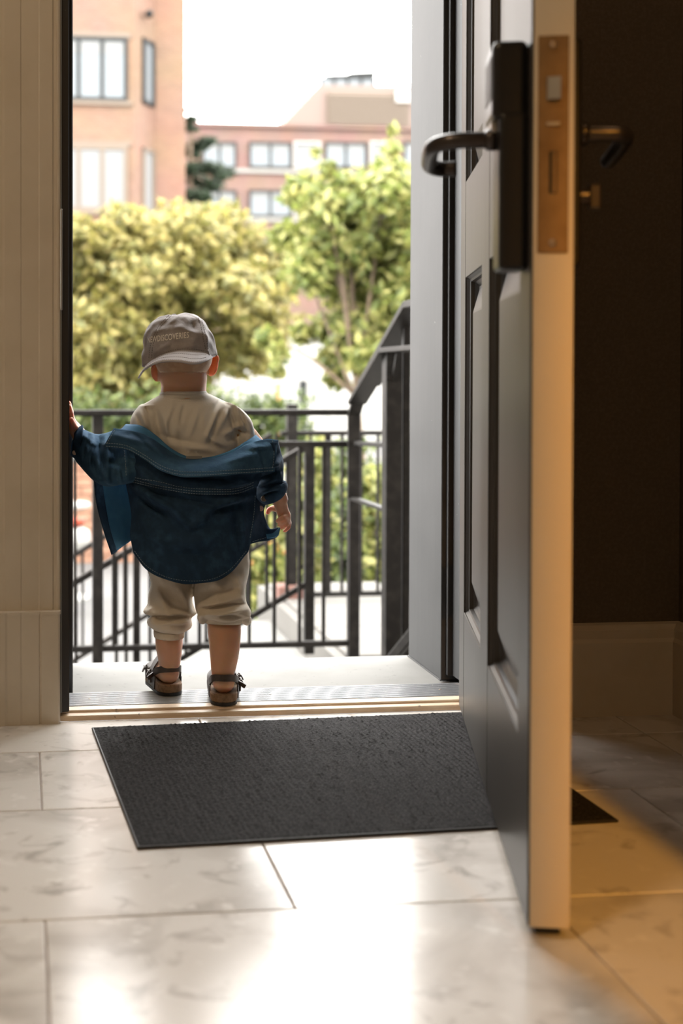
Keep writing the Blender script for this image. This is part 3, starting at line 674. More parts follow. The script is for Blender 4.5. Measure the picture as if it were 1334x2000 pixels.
# fresh green tree on the right
y = 13.5; k = y/FPX; bl_ = []
for (u,v,r_) in ((600,380,38),(640,400,45),(700,380,50),(760,370,50),(800,400,60),(620,460,50),(680,470,55),(750,460,60),(800,500,60),(600,530,45),(660,550,50),(730,560,55),(800,580,60),(690,640,45),(745,640,45),(640,640,35),(660,690,35),(720,700,40),(780,690,45),(860,480,80),(860,620,80),(655,740,22),(765,290,14),(768,255,10),(640,330,16),(615,300,10),(560,460,28),(570,380,20),(590,650,25),(545,690,18),(540,725,14),(520,660,22),(760,330,26)):
    p = P3(u,v,y+random.uniform(-.7,.7)); q_ = r_*k*.95; bl_.append((p.x,p.y,p.z,q_,q_*1.2,q_*.9))
p = P3(702,700,y); tree('ash_tree','fresh green leafy tree with slim trunk behind the handrail','tree',(p.x,y,ZS),bl_,21000,.068,'leafG',.06,5,'trees beyond the railings',9)
# low shrubs behind the far guard railing
sh = [('leafG',590,1000,8.2,75),('leafD',662,1040,9.4,75),('leafG',742,960,8.2,75),('leafD',812,1030,10.0,70),('leafG',520,980,9.5,70),('leafD',700,920,10.9,75),('leafG',630,900,12.1,65),('leafD',575,1060,11.2,55),('leafG',800,880,12.1,75)]
names = ['rounded bright green shrub behind the post with brick base','dark green shrub behind the end of the guard railing','tall bright green shrub seen between the handrail posts','dark green shrub beside the charcoal jamb','bright green shrub with orange flowers beside the stair railing','dark shrub farther behind the handrail post','pale green shrub below the ash tree','low dark shrub at the foot of the railing post','tall bright shrub next to the jamb above the others']
for i,((lm,u,v,y,r_),nm) in enumerate(zip(sh,names)):
    k = y/FPX; c = P3(u,v,y); bz = ZT if y<7.3 else ZS
    bl_ = blobcloud((c.x,y,c.z),(r_*k*.7,r_*k*.7,r_*k*.75),9,r_*k*.35,r_*k*.6,20+i)
    bl_ += [(c.x,y,(c.z+ZS)/2,r_*k*.7,r_*k*.6,(c.z-ZS)/2*.95)]
    e = tree('garden_shrub',nm,'shrub',(c.x,y,ZS),bl_,2600,.045,lm,.02,40+i,'shrubs behind the guard railing',3)
    if i == 4:
        for (uu,vv,rr) in ((545,1078,.030),(484,1100,.026),(532,1062,.024),(470,1085,.022)):
            q_ = P3(uu,vv,9.0)
            obj('flower', ellipsoid((q_.x,9.0,q_.z),rr*1.3,rr*1.2,rr*1.2,12,8), M['flower'], e, True)
# hedge mass below the left tree and conifer behind the brick building
y = 16.0; k = y/FPX; bl_ = []
for u in range(60,560,45):
    p = P3(u,800+random.uniform(-10,20),y+random.uniform(-.3,.3)); bl_.append((p.x,p.y,p.z,.27,.3,.26))
    p = P3(u+20,850,y); bl_.append((p.x,p.y,p.z,.3,.3,.4))
p = P3(300,850,y); tree('clipped_hedge','dark green hedge behind the top rail of the guard railing','hedge',(p.x,y,ZS),bl_,7000,.055,'leafD',.03,9,None,6)
y = 46.0; ct = P3(372,212,y); e = empty('conifer_tree',(ct.x,y,ZS)); tag(e,'dark conifer with drooping branches beside the brick apartment building','tree','trees beyond the railings')
obj('trunk', tube([(ct.x,y,ZS),(ct.x,y,3),(ct.x,y,ct.z)],[.2,.14,.03],10), M['bark'], e)
bl_ = []
for (u,v,r_) in ((376,232,12),(370,250,14),(385,285,18),(405,275,16),(375,300,16),(400,325,20),(425,332,18),(445,338,14),(385,352,22),(410,362,22),(375,380,20),(432,345,14),(366,215,6),(372,330,20),(395,385,18)):
    p = P3(u,v,y+random.uniform(-1,1)); q_ = r_*y/FPX; bl_.append((p.x,p.y,p.z,q_*1.1,q_,q_*.5))
f_ = obj('foliage', leaves(bl_,7000,.085,77), M['needle'], e); f_['kind'] = 'stuff'
for b_ in bl_[2:]: obj('branch', tube([(ct.x,y,b_[2]+.3),(ct.x*.4+b_[0]*.6,b_[1]*.5+y*.5,b_[2]+.1),(b_[0],b_[1],b_[2]-.05)],[.05,.035,.015],6), M['bark'], e)

# ================================================================== the child
Y0 = 2.68; FG = 1.9
def CP(u,v,dy=0): return atY(u,v,Y0+dy)
def sections(secs, n=40, sub=4, closed=(True,True), power=2.0):
    """loft: each section = (P1 px, P2 px, dy, depth); ring spans P1-P2 in the picture plane and +-depth in y"""
    rows_ = crom([[*s[0],*s[1],s[2],s[3],(s[4] if len(s)>4 else 0)] for s in secs], sub)
    V = []
    for (u1,v1,u2,v2,dy,dep,sk) in rows_:
        a, b = CP(u1,v1,dy+sk), CP(u2,v2,dy-sk); c = (a+b)/2; h_ = (a-b)/2
        for k in range(n):
            th = 2*math.pi*k/n; cs, sn = math.cos(th), math.sin(th)
            cs = math.copysign(abs(cs)**(2/power),cs); sn = math.copysign(abs(sn)**(2/power),sn)
            V.append(c+h_*cs+Vector((0,-1,0))*dep*sn)
    F = gridfaces(len(rows_), n, True); m_ = len(rows_)
    if closed[0]: F.append(list(range(n))[::-1])
    if closed[1]: F.append([(m_-1)*n+k for k in range(n)])
    return [tuple(v) for v in V], F
def net(rows_, su=5, sv=5):
    A = np.array(rows_, float)                         # rows x cols x 3 (u,v,dy)
    B = np.stack([crom(r, su) for r in A]); C = np.stack([crom(B[:,j], sv) for j in range(B.shape[1])],1)
    nr, nc = C.shape[:2]
    return [tuple(CP(*C[i,j])) for i in range(nr) for j in range(nc)], gridfaces(nr,nc)
def fold(co, folds, nz=None, back=True, yc=Y0):
    """real creases: each fold = (u1,v1,u2,v2,half width px,depth m); nz = (amp, scale)"""
    out = np.array(co, float)
    d = out-np.array(CAM); kk = d@np.array(fw); U = CX+FPX*(d@np.array(rt))/kk; Vv = CYP-FPX*(d@np.array(upv))/kk
    wgt = np.clip((yc+.03-out[:,1])/.05,0,1) if back else np.ones(len(out))
    dy = np.zeros(len(out))
    for (u1,v1,u2,v2,w_,amp) in folds:
        amp *= FG; w_ *= .85
        ax, ay = u2-u1, v2-v1; L2 = ax*ax+ay*ay; t = ((U-u1)*ax+(Vv-v1)*ay)/L2; tc = np.clip(t,0,1)
        dist2 = (U-u1-tc*ax)**2+(Vv-v1-tc*ay)**2
        taper = .35+.65*np.sin(np.pi*np.clip(t,0,1))
        dy += amp*np.exp(-dist2/(w_*w_))*taper
    out[:,1] -= dy*wgt
    if nz:
        for i in range(len(out)):
            p = Vector(out[i]); q_ = noise.noise_vector(p*nz[1]); out[i] += np.array(q_)*nz[0]
    return out
def skinmesh(parts, voxel, smooth_=2):
    co, F, no = evaluated(join(*parts), [('REMESH',dict(mode='VOXEL',voxel_size=voxel)),('SMOOTH',dict(iterations=smooth_,factor=.5))])
    return co, F
def bvh(vf): return BVHTree.FromPolygons([Vector(p) for p in vf[0]], [list(f) for f in vf[1]])
def onmesh(tr, u, v, off=.0006):
    d = ray(u,v).normalized(); hit = tr.ray_cast(CAM, d)
    if hit[0] is None: return None
    n_ = hit[1]; n_ = -n_ if n_.dot(d) > 0 else n_
    return hit[0]+n_*off
def thick(o, t, off=0):
    md = o.modifiers.new('thickness','SOLIDIFY'); md.thickness = t; md.offset = off; return o
def stitches(name, tr, path, par, m, dash=3.4, gap=1.6, r=.00055, off=.0006):
    P = crom(path, 10); L = np.r_[0,np.cumsum(np.hypot(*np.diff(P,axis=0).T))]
    vs = []; s = 0
    while s+dash < L[-1]:
        pts = []
        for q_ in (s,s+dash/2,s+dash):
            u = np.interp(q_,L,P[:,0]); v = np.interp(q_,L,P[:,1]); h_ = onmesh(tr,u,v,off)
            if h_ is not None: pts.append(h_)
        if len(pts) == 3 and (pts[0]-pts[2]).length < .012: vs.append(tube(pts,r,5))
        s += dash+gap
    if vs: return obj(name, join(*vs), m, par)

kid = empty('person', (CP(380,1380).x, 2.64, .015))
tag(kid, 'toddler in grey cap and slipped denim shirt standing at the open door holding the jamb', 'person')

# ---- body (one continuous skin surface)
head_c = CP(355,688)
ears = [ellipsoid(CP(414,714,.0), .0125,.009,.0215,18,12,-.12), ellipsoid(CP(419,703,.0), .009,.008,.012,14,10,-.4),
        ellipsoid(CP(306,727,.005), .0115,.009,.019,18,12,.15)]
bp_ = [ellipsoid(head_c,.0575,.074,.060,30,20,.08), ellipsoid(CP(362,708,.03),.051,.052,.046,24,14), ellipsoid(CP(366,700,.082),.010,.012,.009,12,8),
       ellipsoid(CP(384,716,.066),.020,.016,.017,12,8), ellipsoid(CP(346,716,.066),.020,.016,.017,12,8), ellipsoid(CP(365,733,.055),.018,.015,.013,12,8)]
bp_ += ears
bp_.append(sections([((318,705),(400,700),-.005,.048),((311,735),(404,733),-.004,.047),((315,752),(403,752),0,.045),((312,772),(405,772),.0,.047),((300,795),(430,795),.0,.05)]))
bp_.append(sections([((300,795),(440,795),0,.045),((295,830),(445,830),0,.045),((300,900),(448,900),0,.05),((300,960),(452,960),0,.055),((305,1010),(455,1010),0,.055),((315,1060),(455,1060),0,.05)]))
# left arm up to the jamb
sh_, el, wr = CP(293,822), CP(228,892,.0), CP(157,853,.045)
bp_.append(capsule(crom([sh_,CP(262,858,-.005),el,CP(190,875,.03),wr],5),np.r_[np.linspace(.022,.024,8),np.linspace(.0235,.0155,13)]))
def XY(x,y,v): 
    p = atY(140,v,y); return Vector((x,y,p.z))
palm = [(.110,2.728,846),(.1015,2.733,834),(.0985,2.737,822)]
bp_.append(capsule([wr,XY(*palm[0]),XY(*palm[1])],[.0155,.015,.013]))
for (y_,v_) in ((2.722,821),(2.732,819),(2.742,820),(2.751,824)): bp_.append(capsule([XY(.104,2.735,840),XY(.0985,y_,v_)],[.011,.0065]))
for (y_,v0_,vm,v1_,yt) in ((2.722,821,806,793,2.727),(2.732,819,802,787,2.740),(2.742,820,805,791,2.752),(2.751,824,812,800,2.763)):
    bp_.append(capsule([XY(.0985,y_,v0_),XY(.0965,(y_+yt)/2,vm),XY(.0930,yt,v1_)],[.0056,.0050,.0042],10))
bp_.append(capsule([XY(.106,2.722,838),XY(.1005,2.707,829),XY(.0960,2.698,819)],[.0068,.0056,.0046],10))
# right arm hanging, fingers curled on the shirt corner
sh_, el, wr = CP(455,822), CP(522,915,.0), CP(551,996,.03)
bp_.append(capsule(crom([sh_,CP(490,865,-.005),el,CP(540,955,.015),wr],5),np.r_[np.linspace(.022,.024,8),np.linspace(.0235,.0125,13)]))
bp_.append(capsule([CP(540,958,.015),CP(548,975,.02)],[.0165,.015]))
bp_.append(capsule([wr,CP(556,1008,.03),CP(557,1016,.03)],[.0125,.0130,.0115]))
for (a,b,c,d_) in (((559,1008,.022),(553,1010,.008),(546,1013,.006),(541,1018,.010)),((562,1013,.024),(557,1017,.010),(550,1021,.008),(545,1026,.012)),((564,1018,.028),(561,1024,.015),(555,1028,.012),(550,1032,.016)),((565,1022,.034),(564,1030,.024),(560,1034,.021),(556,1037,.023))):
    bp_.append(capsule([CP(557,1006,.03),CP(*a),CP(*b),CP(*c),CP(*d_)],[.008,.0055,.0043,.0040,.0036],10))
bp_.append(capsule([CP(546,996,.045),CP(533,992,.058),CP(525,996,.062),CP(523,1001,.062)],[.0075,.0062,.0056,.0048],10))
# legs and feet
bp_.append(sections([((318,1050),(360,1050),0,.03),((316,1150),(352,1150),0,.025),((309,1200),(354,1200),-.006,.026),((304,1222),(356,1222),-.011,.032),((303,1235),(357,1235),-.012,.034),((304,1262),(356,1262),-.012,.032),((309,1290),(353,1290),-.004,.026),((313,1308),(350,1308),.004,.0195),((316,1322),(347,1322),.008,.016)]))
bp_.append(sections([((410,1050),(455,1050),0,.03),((415,1140),(455,1140),-.025,.025),((409,1185),(464,1185),-.05,.028),((405,1220),(470,1220),-.062,.036),((408,1255),(469,1255),-.070,.034),((411,1290),(464,1290),-.075,.029),((414,1324),(456,1324),-.079,.0205),((418,1344),(453,1344),-.076,.016)]))
def foot(u, v, dy, yawd, flip):
    """foot and sandal frame: heel-centre pixel on the ground, pointing outwards by yawd"""
    h_ = CP(u,v,dy); f_ = Vector((math.sin(yawd),math.cos(yawd),0)); r_ = Vector((f_.y,-f_.x,0))
    return lambda x,y,z: Vector((h_.x,h_.y,0))+r_*x*flip+f_*y+Vector((0,0,z))
FL = foot(330,1350,.004,-.10,-1); FR = foot(437,1372,-.082,.14,1)
feet = ((FL,.015,1),(FR,.0142,1))
for Ff,z0,_ in feet:
    bp_.append(capsule([Ff(0,.0,z0+.040),Ff(0,.03,z0+.038),Ff(.002,.062,z0+.033),Ff(.003,.088,z0+.028)],[.021,.0215,.020,.018]))
    for k in range(5): bp_.append(capsule([Ff(.016-.009*k,.086,z0+.027),Ff(.018-.0095*k,.112-.0045*k,z0+.0245)],[.0075,.0068-.0005*k],10))
co, F = skinmesh(bp_, .0021, 2)
body = obj('body', (co,F), M['skin'], kid, True)
body.data.materials.append(M['ear'])
for p in body.data.polygons:
    c_ = p.center+body.location
    if c_.z > .6:
        u_,v_ = pix(c_)
        if (u_ > 408 and 690 < v_ < 738) or (u_ < 307 and 708 < v_ < 748): p.material_index = 1
for du in (-15,15):
    q_ = CP(367+du,690,.076); e_ = obj('eye', ellipsoid(q_,.0075,.006,.0065,14,10), M['eye'], kid, True)
    obj('iris', ellipsoid(q_+Vector((0,.0048,0)),.0035,.002,.0035,12,8), M['iris'], e_, True)
obj('mouth', ellipsoid(CP(365,722,.084),.011,.005,.0032,14,8), M['lip'], kid, True)
# ---- hair below the cap
def hairshell():
    V, n, m_ = [], 40, 16
    for i in range(m_+1):
        ph = -.62+.85*i/m_
        for j in range(n+1):
            th = -math.pi+.35+(math.pi-.7)*j/n
            edge = .0022*(1-max(0,-.35-ph)/.27)
            r_ = 1+edge/.07
            V.append((head_c.x+.0592*r_*math.cos(ph)*math.cos(th)+.002*math.sin(9*th)*0, head_c.y+.0768*r_*math.cos(ph)*math.sin(th), head_c.z+.0668*r_*math.sin(ph)+.0006*math.sin(31*th)*(i==0)))
    return V, gridfaces(m_+1,n+1)
thick(obj('hair', hairshell(), M['hair'], kid, True), .0005, -1)
# ---- cap
cb = CP(351,700); roll = .13
er = Vector((math.cos(roll),.05,math.sin(roll))).normalized(); eu = Vector((-math.sin(roll),.10,math.cos(roll))).normalized(); ef = eu.cross(er).normalized()
capV = []; nT, nP = 120, 44
for i in range(nP+1):
    ph = (math.pi/2)*i/nP
    for j in range(nT):
        th = 2*math.pi*j/nT
        r_ = math.cos(ph)**.54; h_ = math.sin(ph)**1.0
        fall = .012*math.cos(ph)*max(0,1-ph*3)
        seam = .0016*math.exp(-((((th+.35)%(math.pi/3))-math.pi/6)/.035)**2)*math.cos(ph)**.3
        c_ = cb+er*(.0725+seam)*r_*math.cos(th)+ef*(.086+seam)*r_*math.sin(th)+eu*(.090*h_-.006)
        c_ += noise.noise_vector(c_*24)*.0055*(.45+math.cos(ph)*.55)+noise.noise_vector(c_*60)*.0024
        capV.append(c_)
capVF = ([tuple(v) for v in capV], gridfaces(nP+1,nT,True))
cf = fold(capVF[0], [(312,640,330,622,7,-.003),(330,632,352,612,5,.003),(372,622,384,650,6,-.003),(404,640,418,672,5,-.003),(290,660,306,690,5,.003),(338,678,398,676,4,.002),(300,650,322,640,5,.0025),(345,640,395,652,7,.003),(300,690,335,668,5,.0035),(335,668,370,670,6,-.0015),(400,650,415,680,5,.003),(320,652,380,640,6,-.002),(380,630,350,618,7,.003)])
cap = thick(obj('cap', (cf, capVF[1]), M['cap'], kid, True), .0016, -1)
capT = bvh((cf, capVF[1]))
obj('button', xform(ellipsoid((0,0,0),.006,.006,.003,14,8), lambda p: cb+eu*(.0845+p.z)+er*p.x+ef*p.y), M['cap'], cap, True)
inner = [(286,717,.012),(299,704,-.03),(322,691,-.060),(350,684,-.078),(382,684,-.076),(406,688,-.052),(420,693,-.018)]
outer = [(270,739,.006),(283,722,-.052),(309,708,-.098),(345,706,-.122),(379,711,-.122),(404,705,-.088),(420,695,-.026)]
mid_ = [((a[0]+b[0])/2,(a[1]+b[1])/2-3,(a[2]+b[2])/2) for a,b in zip(inner,outer)]
brimVF = net([inner,mid_,outer],8,6)
brim = thick(obj('brim', brimVF, M['brim'], cap, True), .0032, 0); brT = bvh(brimVF)
for k in (.25,.5,.75,.93):
    pth = [(a[0]*(1-k)+b[0]*k, a[1]*(1-k)+b[1]*k-(3*4*k*(1-k))) for a,b in zip(inner,outer)]
    stitches('brim_stitching', brT, pth[1:-1], brim, M['cap'], 2.6, 1.4, .0004, .0017)
for pth in ([(384,612),(393,640),(398,668),(402,684)],[(390,612),(398,640),(404,668),(407,684)],[(330,616),(308,640),(295,672),(291,700)],[(335,616),(313,640),(300,672),(296,700)],[(300,702),(330,686),(370,681),(412,688)]):
    stitches('seam_stitching', capT, pth, cap, M['darkthread'], 2.6, 2, .0005, .0004)
# embroidered lettering, wrapped onto the crown
def lettering(txt, u0, v0, u1, v1, hpx, par, m, bend=0.0, bold=.012):
    cu = bpy.data.curves.new('t','FONT'); cu.body = txt; cu.resolution_u = 3; cu.offset = bold; cu.space_character = 1.08
    o_ = bpy.data.objects.new('t',cu); COL.objects.link(o_)
    dg = bpy.context.evaluated_depsgraph_get(); dg.update(); me = o_.evaluated_get(dg).to_mesh()
    bm = bmesh.new(); bm.from_mesh(me); bmesh.ops.triangulate(bm, faces=bm.faces[:])
    for _ in range(2): 
        long = [e for e in bm.edges if e.calc_length() > .12]
        if long: bmesh.ops.subdivide_edges(bm, edges=long, cuts=1)
        bmesh.ops.triangulate(bm, faces=bm.faces[:])
    V = np.array([v.co[:] for v in bm.verts]); bm.verts.index_update(); Fc = [[v.index for v in f.verts] for f in bm.faces]; bm.free()
    bpy.data.objects.remove(o_)
    w_ = V[:,0].max(); hm = V[:,1].max(); out = []
    for x,y,_z in V:
        t = x/w_; tt = t**(1-bend); u = u0+(u1-u0)*tt; v = v0+(v1-v0)*t-4*0*t*(1-t)-hpx*y/hm
        h_ = onmesh(capT,u,v,.0007); out.append(tuple(h_ if h_ is not None else CP(u,v,-.08)))
    return obj('lettering', (out,Fc), m, par)
lettering('NEWDISCOVERIES', 289,670,369,659.5, 11.5, cap, M['thread'], -.16)
obj('sweatband', sections([((284,706),(420,692),.0,.078),((284,712),(420,697),.0,.078)],60,2,(False,False)), M['cap'], cap, True)

# ---- t-shirt
tee = [sections([((316,767),(402,767),.0,.047),((308,773),(412,771),.0,.051),((292,782),(432,780),.0,.054),((278,791),(452,789),.0,.058),((266,805),(472,803),.0,.062),((268,825),(474,825),.0,.066),((280,855),(468,855),.0,.068),((286,900),(465,900),.0,.070),((286,955),(466,955),.0,.075)],48,4),
       sections([((274,790),(312,788),.0,.040),((259,812),(306,822),.0,.043),((254,832),(298,850),.0,.042)],30,4),
       sections([((440,783),(470,798),.0,.040),((456,812),(490,820),.0,.044),((458,852),(497,845),.0,.043),((462,874),(500,864),.0,.042)],30,4)]
co, F = skinmesh(tee, .0032, 3)
co = fold(co, [(452,788,418,846,7,.006),(440,800,410,860,6,-.005),(336,784,322,840,8,.005),(300,790,318,850,7,-.005),(440,846,478,826,6,.006),(446,862,482,842,5,-.004),(428,772,446,786,4,.008),(434,774,418,800,5,-.005),(284,792,292,806,4,-.008),(270,800,290,840,6,.005),(350,800,345,860,14,.004),(395,800,400,870,14,.004),(330,778,395,779,3,-.003),(470,812,484,840,5,-.004),(330,868,420,880,8,.004),(360,790,352,830,5,-.003),(316,800,330,870,6,.005),(300,815,312,880,5,-.004),(425,800,400,858,5,.005),(385,800,372,850,6,.004),(446,800,462,850,5,-.006),(462,800,480,846,4,.006),(455,835,492,850,4,-.006),(264,805,282,845,4,-.005),(310,850,400,872,5,-.003),(400,850,440,870,6,.005),(345,845,360,880,7,-.004)], (.0022,24))
ts = obj('t_shirt', (co,F), M['tee'], kid, True); teT = bvh((co,F))
obj('neckband', sections([((311,770),(406,769),.0,.050),((313,767),(404,766),-.0005,.0515),((316,764),(402,763.5),.0,.050)],56,3,(False,False)), M['tee'], ts, True)
stitches('neck_stitching', teT, [(318,776),(340,781),(362,783),(385,781),(402,776)], ts, M['thread'], 2.2, 1.6, .0004)
obj('care_label', xform(box(-.015,.015,0,.0008,0,.007), lambda p: CP(379,898,-.0975)+p), M['white'], kid)

# ---- trousers
pt = [sections([((288,990),(470,990),0,.075),((284,1040),(482,1040),-.004,.085),((284,1080),(486,1080),-.004,.084),((290,1110),(482,1110),-.004,.07)],48,4)]
legL = [(1070,286,376,.062,0),(1110,288,377,.056,.004),(1140,294,375,.052,.006),(1165,290,375,.052,.006),(1182,287,378,.055,.004),(1193,279,383,.058,.0),(1198,287,384,.054,-.002),(1202,299,376,.045,-.004),(1205,299,372,.045,-.006),(1211,290,372,.051,-.008),(1217,287,374,.053,-.010),(1225,294,371,.049,-.011),(1231,303,360,.039,-.012),(1234,305,357,.037,-.012)]
legR = [(1070,386,486,.062,0),(1110,384,485,.060,-.014),(1145,381,480,.055,-.028),(1168,379,480,.055,-.038),(1182,380,484,.058,-.048),(1194,383,489,.059,-.054),(1202,389,488,.053,-.058),(1207,400,478,.043,-.060),(1209,404,473,.040,-.062)]
def legsecs(L, tl=0): return sections([((a,v),(b,v),dy,dep) for v,a,b,dep,dy in L],44,4)
puff = [capsule([CP(466,1203,-.075),CP(478,1209,-.060),CP(481,1211,-.035)],[.008,.0105,.010]), capsule([CP(392,1203,-.085),CP(396,1209,-.07),CP(397,1210,-.04)],[.008,.009,.008]), capsule([CP(296,1195,-.03),CP(286,1194,.0)],[.007,.005]), capsule([CP(300,1216,-.04),CP(293,1217,-.01)],[.008,.006])]
co, F = skinmesh(pt+[legsecs(legL),legsecs(legR)]+puff, .0034, 2)
co = fold(co, [(296,1140,330,1200,8,.007),(318,1150,345,1190,10,-.006),(300,1198,372,1196,5,.007),(296,1206,372,1204,4,-.010),(300,1218,366,1213,5,.006),(340,1216,372,1212,4,.006),(350,1150,372,1190,9,.006),(384,1182,470,1168,6,.008),(392,1192,478,1180,5,-.009),(388,1200,480,1190,5,.009),(400,1158,470,1150,9,-.006),(430,1200,486,1210,5,-.006),(450,1110,476,1160,9,.005),(404,1130,440,1150,9,.005),(300,1110,320,1140,7,.005)], (.0028,30), yc=Y0-.02)
tr = obj('trousers', (co,F), M['trouser'], kid, True)
def ribcuff(u0,v0,u1,v1,dy,dep,h_,lift=0):
    V=[]; n=110
    for i,(dv,k) in enumerate(((0,1.0),(h_*.3,1.015),(h_*.7,1.0),(h_,.98))):
        for j in range(n):
            th=2*math.pi*j/n; rr=1+(.028 if j%2 else 0)
            a,b=CP(u0,v0+dv,dy),CP(u1,v1+dv,dy); c=(a+b)/2; hx=(b-a)/2*k*rr
            p=c+hx*math.cos(th)+Vector((0,-1,0))*dep*k*rr*math.sin(th); p.z+=lift*max(0,math.sin(th)); V.append(tuple(p))
    return V, gridfaces(4,n,True)
thick(obj('cuff', ribcuff(302,1231,358,1230,-.012,.0385,13), M['trouser'], tr, True), .002, 0)
thick(obj('cuff', ribcuff(404,1205,470,1206,-.062,.042,13,.006), M['trouser'], tr, True), .002, 0)
thick(obj('leg_seam', net([[(478,1085,-.03),(474,1130,-.035),(472,1170,-.055)],[(480,1085,-.028),(476,1130,-.033),(474,1170,-.053)]],5,1), M['thread'], tr), .001)

# ---- denim shirt slipped off the shoulders
back = [[(243,900,-.02),(275,910,-.075),(320,925,-.104),(370,932,-.114),(420,932,-.110),(470,926,-.085),(518,908,-.03)],
 [(245,930,-.015),(280,940,-.080),(325,951,-.110),(370,958,-.122),(420,960,-.119),(465,956,-.092),(505,938,-.03)],
 [(249,958,-.022),(285,967,-.085),(328,977,-.114),(372,985,-.129),(420,984,-.122),(462,977,-.092),(499,962,-.03)],
 [(257,1000,-.028),(290,1010,-.082),(330,1020,-.110),(372,1026,-.122),(418,1024,-.116),(460,1015,-.092),(499,1004,-.045)],
 [(256,1045,-.045),(290,1060,-.088),(330,1071,-.106),(372,1076,-.116),(415,1074,-.110),(455,1062,-.096),(492,1045,-.056)],
 [(262,1080,-.056),(287,1112,-.088),(323,1132,-.098),(366,1140,-.108),(412,1137,-.104),(448,1120,-.098),(484,1078,-.062)]]
bv, bf = net(back,12,14)
bv = fold(bv, [(258,948,330,990,8,.012),(330,990,372,1028,9,.007),(372,1028,430,985,9,.006),(430,985,490,968,8,.010),(262,966,330,1010,7,-.010),(400,1006,470,984,8,-.008),(300,960,420,990,8,-.007),(262,985,290,1050,10,.006),(470,990,478,1060,9,.007),(455,1000,468,1070,8,-.006),(300,1030,330,1090,14,.005),(350,1060,420,1050,16,.005),(310,1080,430,1085,14,-.003)], (.0022,22), back=False)
ds = thick(obj('denim_shirt', (bv,bf), M['denim'], kid, True), .0022, 0); bkT = bvh((bv,bf))
def dpart(name, vf, m='denim', t=.0022, smooth=True): return thick(obj(name, vf, M[m], ds, smooth), t, 0)
yoke = [[(238,872,-.04),(275,886,-.088),(315,908,-.112),(365,920,-.122),(415,920,-.120),(465,915,-.10),(520,905,-.04)],
        [(243,905,-.026),(278,920,-.092),(320,935,-.120),(368,944,-.130),(418,945,-.127),(466,940,-.10),(512,922,-.035)],
        [(246,938,-.022),(280,946,-.090),(324,956,-.118),(370,964,-.129),(420,967,-.126),(464,964,-.10),(502,950,-.034)]]
yv, yf = net(yoke,12,10); yv = fold(yv, [(250,900,300,940,7,.007),(330,926,440,938,6,-.008),(262,930,330,950,5,.006),(430,950,495,940,6,.007)], (.0018,26), back=False)
dpart('yoke', (yv,yf)); yoT = bvh((yv,yf))
colT_ = [(222,838,-.062),(262,843,-.074),(300,858,-.086),(335,884,-.094),(370,897,-.097),(410,896,-.097),(450,886,-.092),(485,867,-.080),(518,858,-.064),(543,860,-.040)]
colB_ = [(203,873,-.070),(245,878,-.092),(280,896,-.116),(313,918,-.142),(350,930,-.152),(400,931,-.152),(445,928,-.142),(485,925,-.118),(514,923,-.088),(536,921,-.062)]
colM_ = [((a[0]+b[0])/2,(a[1]+b[1])/2,(a[2]+b[2])/2-.010) for a,b in zip(colT_,colB_)]
cv, cfc = net([colT_,colM_,colB_],10,10); cv = fold(cv, [(225,850,290,868,6,.006),(262,848,300,884,5,-.005),(290,864,330,900,6,.006),(420,905,500,885,8,.004),(480,876,525,872,6,.005),(500,866,520,915,6,-.004),(340,905,420,908,8,.003)], (.0016,30), back=False)
collar = dpart('collar', (cv,cfc), 'denimlit'); coT = bvh((cv,cfc))
inn = [(246,829,-.015),(276,832,-.050),(304,850,-.068),(334,876,-.075),(370,893,-.079),(410,893,-.079),(450,880,-.076),(482,861,-.058),(499,850,-.025)]
inl = [(230,846,-.050),(266,852,-.062),(302,868,-.078),(336,892,-.086),(370,904,-.090),(410,904,-.090),(450,894,-.084),(486,876,-.070),(520,868,-.045)]
dpart('neckband', net([inn,inl],10,5), 'denimin')
# left sleeve and cuff
sl_ = [((300,862),(278,935),-.02,.046,.01),((264,838),(248,943),-.02,.054,.024),((232,839),(232,945),-.008,.056,.032),((206,848),(206,947),.004,.054,.034),((186,848),(184,938),.014,.049,.030),((172,843),(166,922),.026,.043,.022),((160,838),(153,905),.038,.035,.01),((153,837),(147,893),.043,.031,.004)]
sv_, sf_ = sections(sl_,80,12,(False,False)); sv_ = fold(sv_, [(205,846,212,935,6,.011),(195,850,200,930,5,-.010),(222,842,226,920,5,-.008),(180,846,176,900,6,.009),(170,850,164,905,4,-.007),(240,850,246,935,8,.006),(160,850,186,868,5,.008),(188,860,230,880,5,.006),(215,850,240,870,4,-.008),(205,900,250,915,6,-.006),(190,905,214,940,6,.008),(170,880,190,925,6,-.008),(225,900,236,942,5,.008),(166,862,176,905,4,.007)], (.003,26), back=False)
dpart('sleeve', (sv_,sf_), 'denimlit'); slT = bvh((sv_,sf_))
cuL = dpart('cuff', sections([((162,831),(152,898),.040,.036),((152,836),(143,892),.047,.035),((146,843),(138,888),.052,.033)],40,5,(False,False)), 'denim', .003)
obj('cuff_button', xform(lathe([(.0048,0),(.0048,.0018),(.003,.0022)],(0,0,0),14), lambda p: CP(146,884,.018)+Vector((p.x,-p.z,p.y))), M['button'], cuL)
# left front panel hanging open
lp = [[(184,938,.045),(205,942,.058),(232,944,.062),(256,940,.045)],[(190,985,.045),(212,985,.066),(236,985,.062),(257,980,.04)],[(203,1035,.045),(220,1030,.062),(240,1025,.066),(258,1018,.04)],[(219,1083,.045),(232,1073,.060),(246,1063,.062),(258,1054,.04)]]
fpL = dpart('front_panel', net(lp,8,8), 'denimin')
pv = net([[(183.5,938,.043),(189.5,985,.043),(202.5,1035,.043),(218.5,1083.5,.043)],[(199,941,.052),(205,986,.060),(214,1033,.054),(228,1077,.054)]],10,4)
dpart('placket', pv, 'denim', .003)
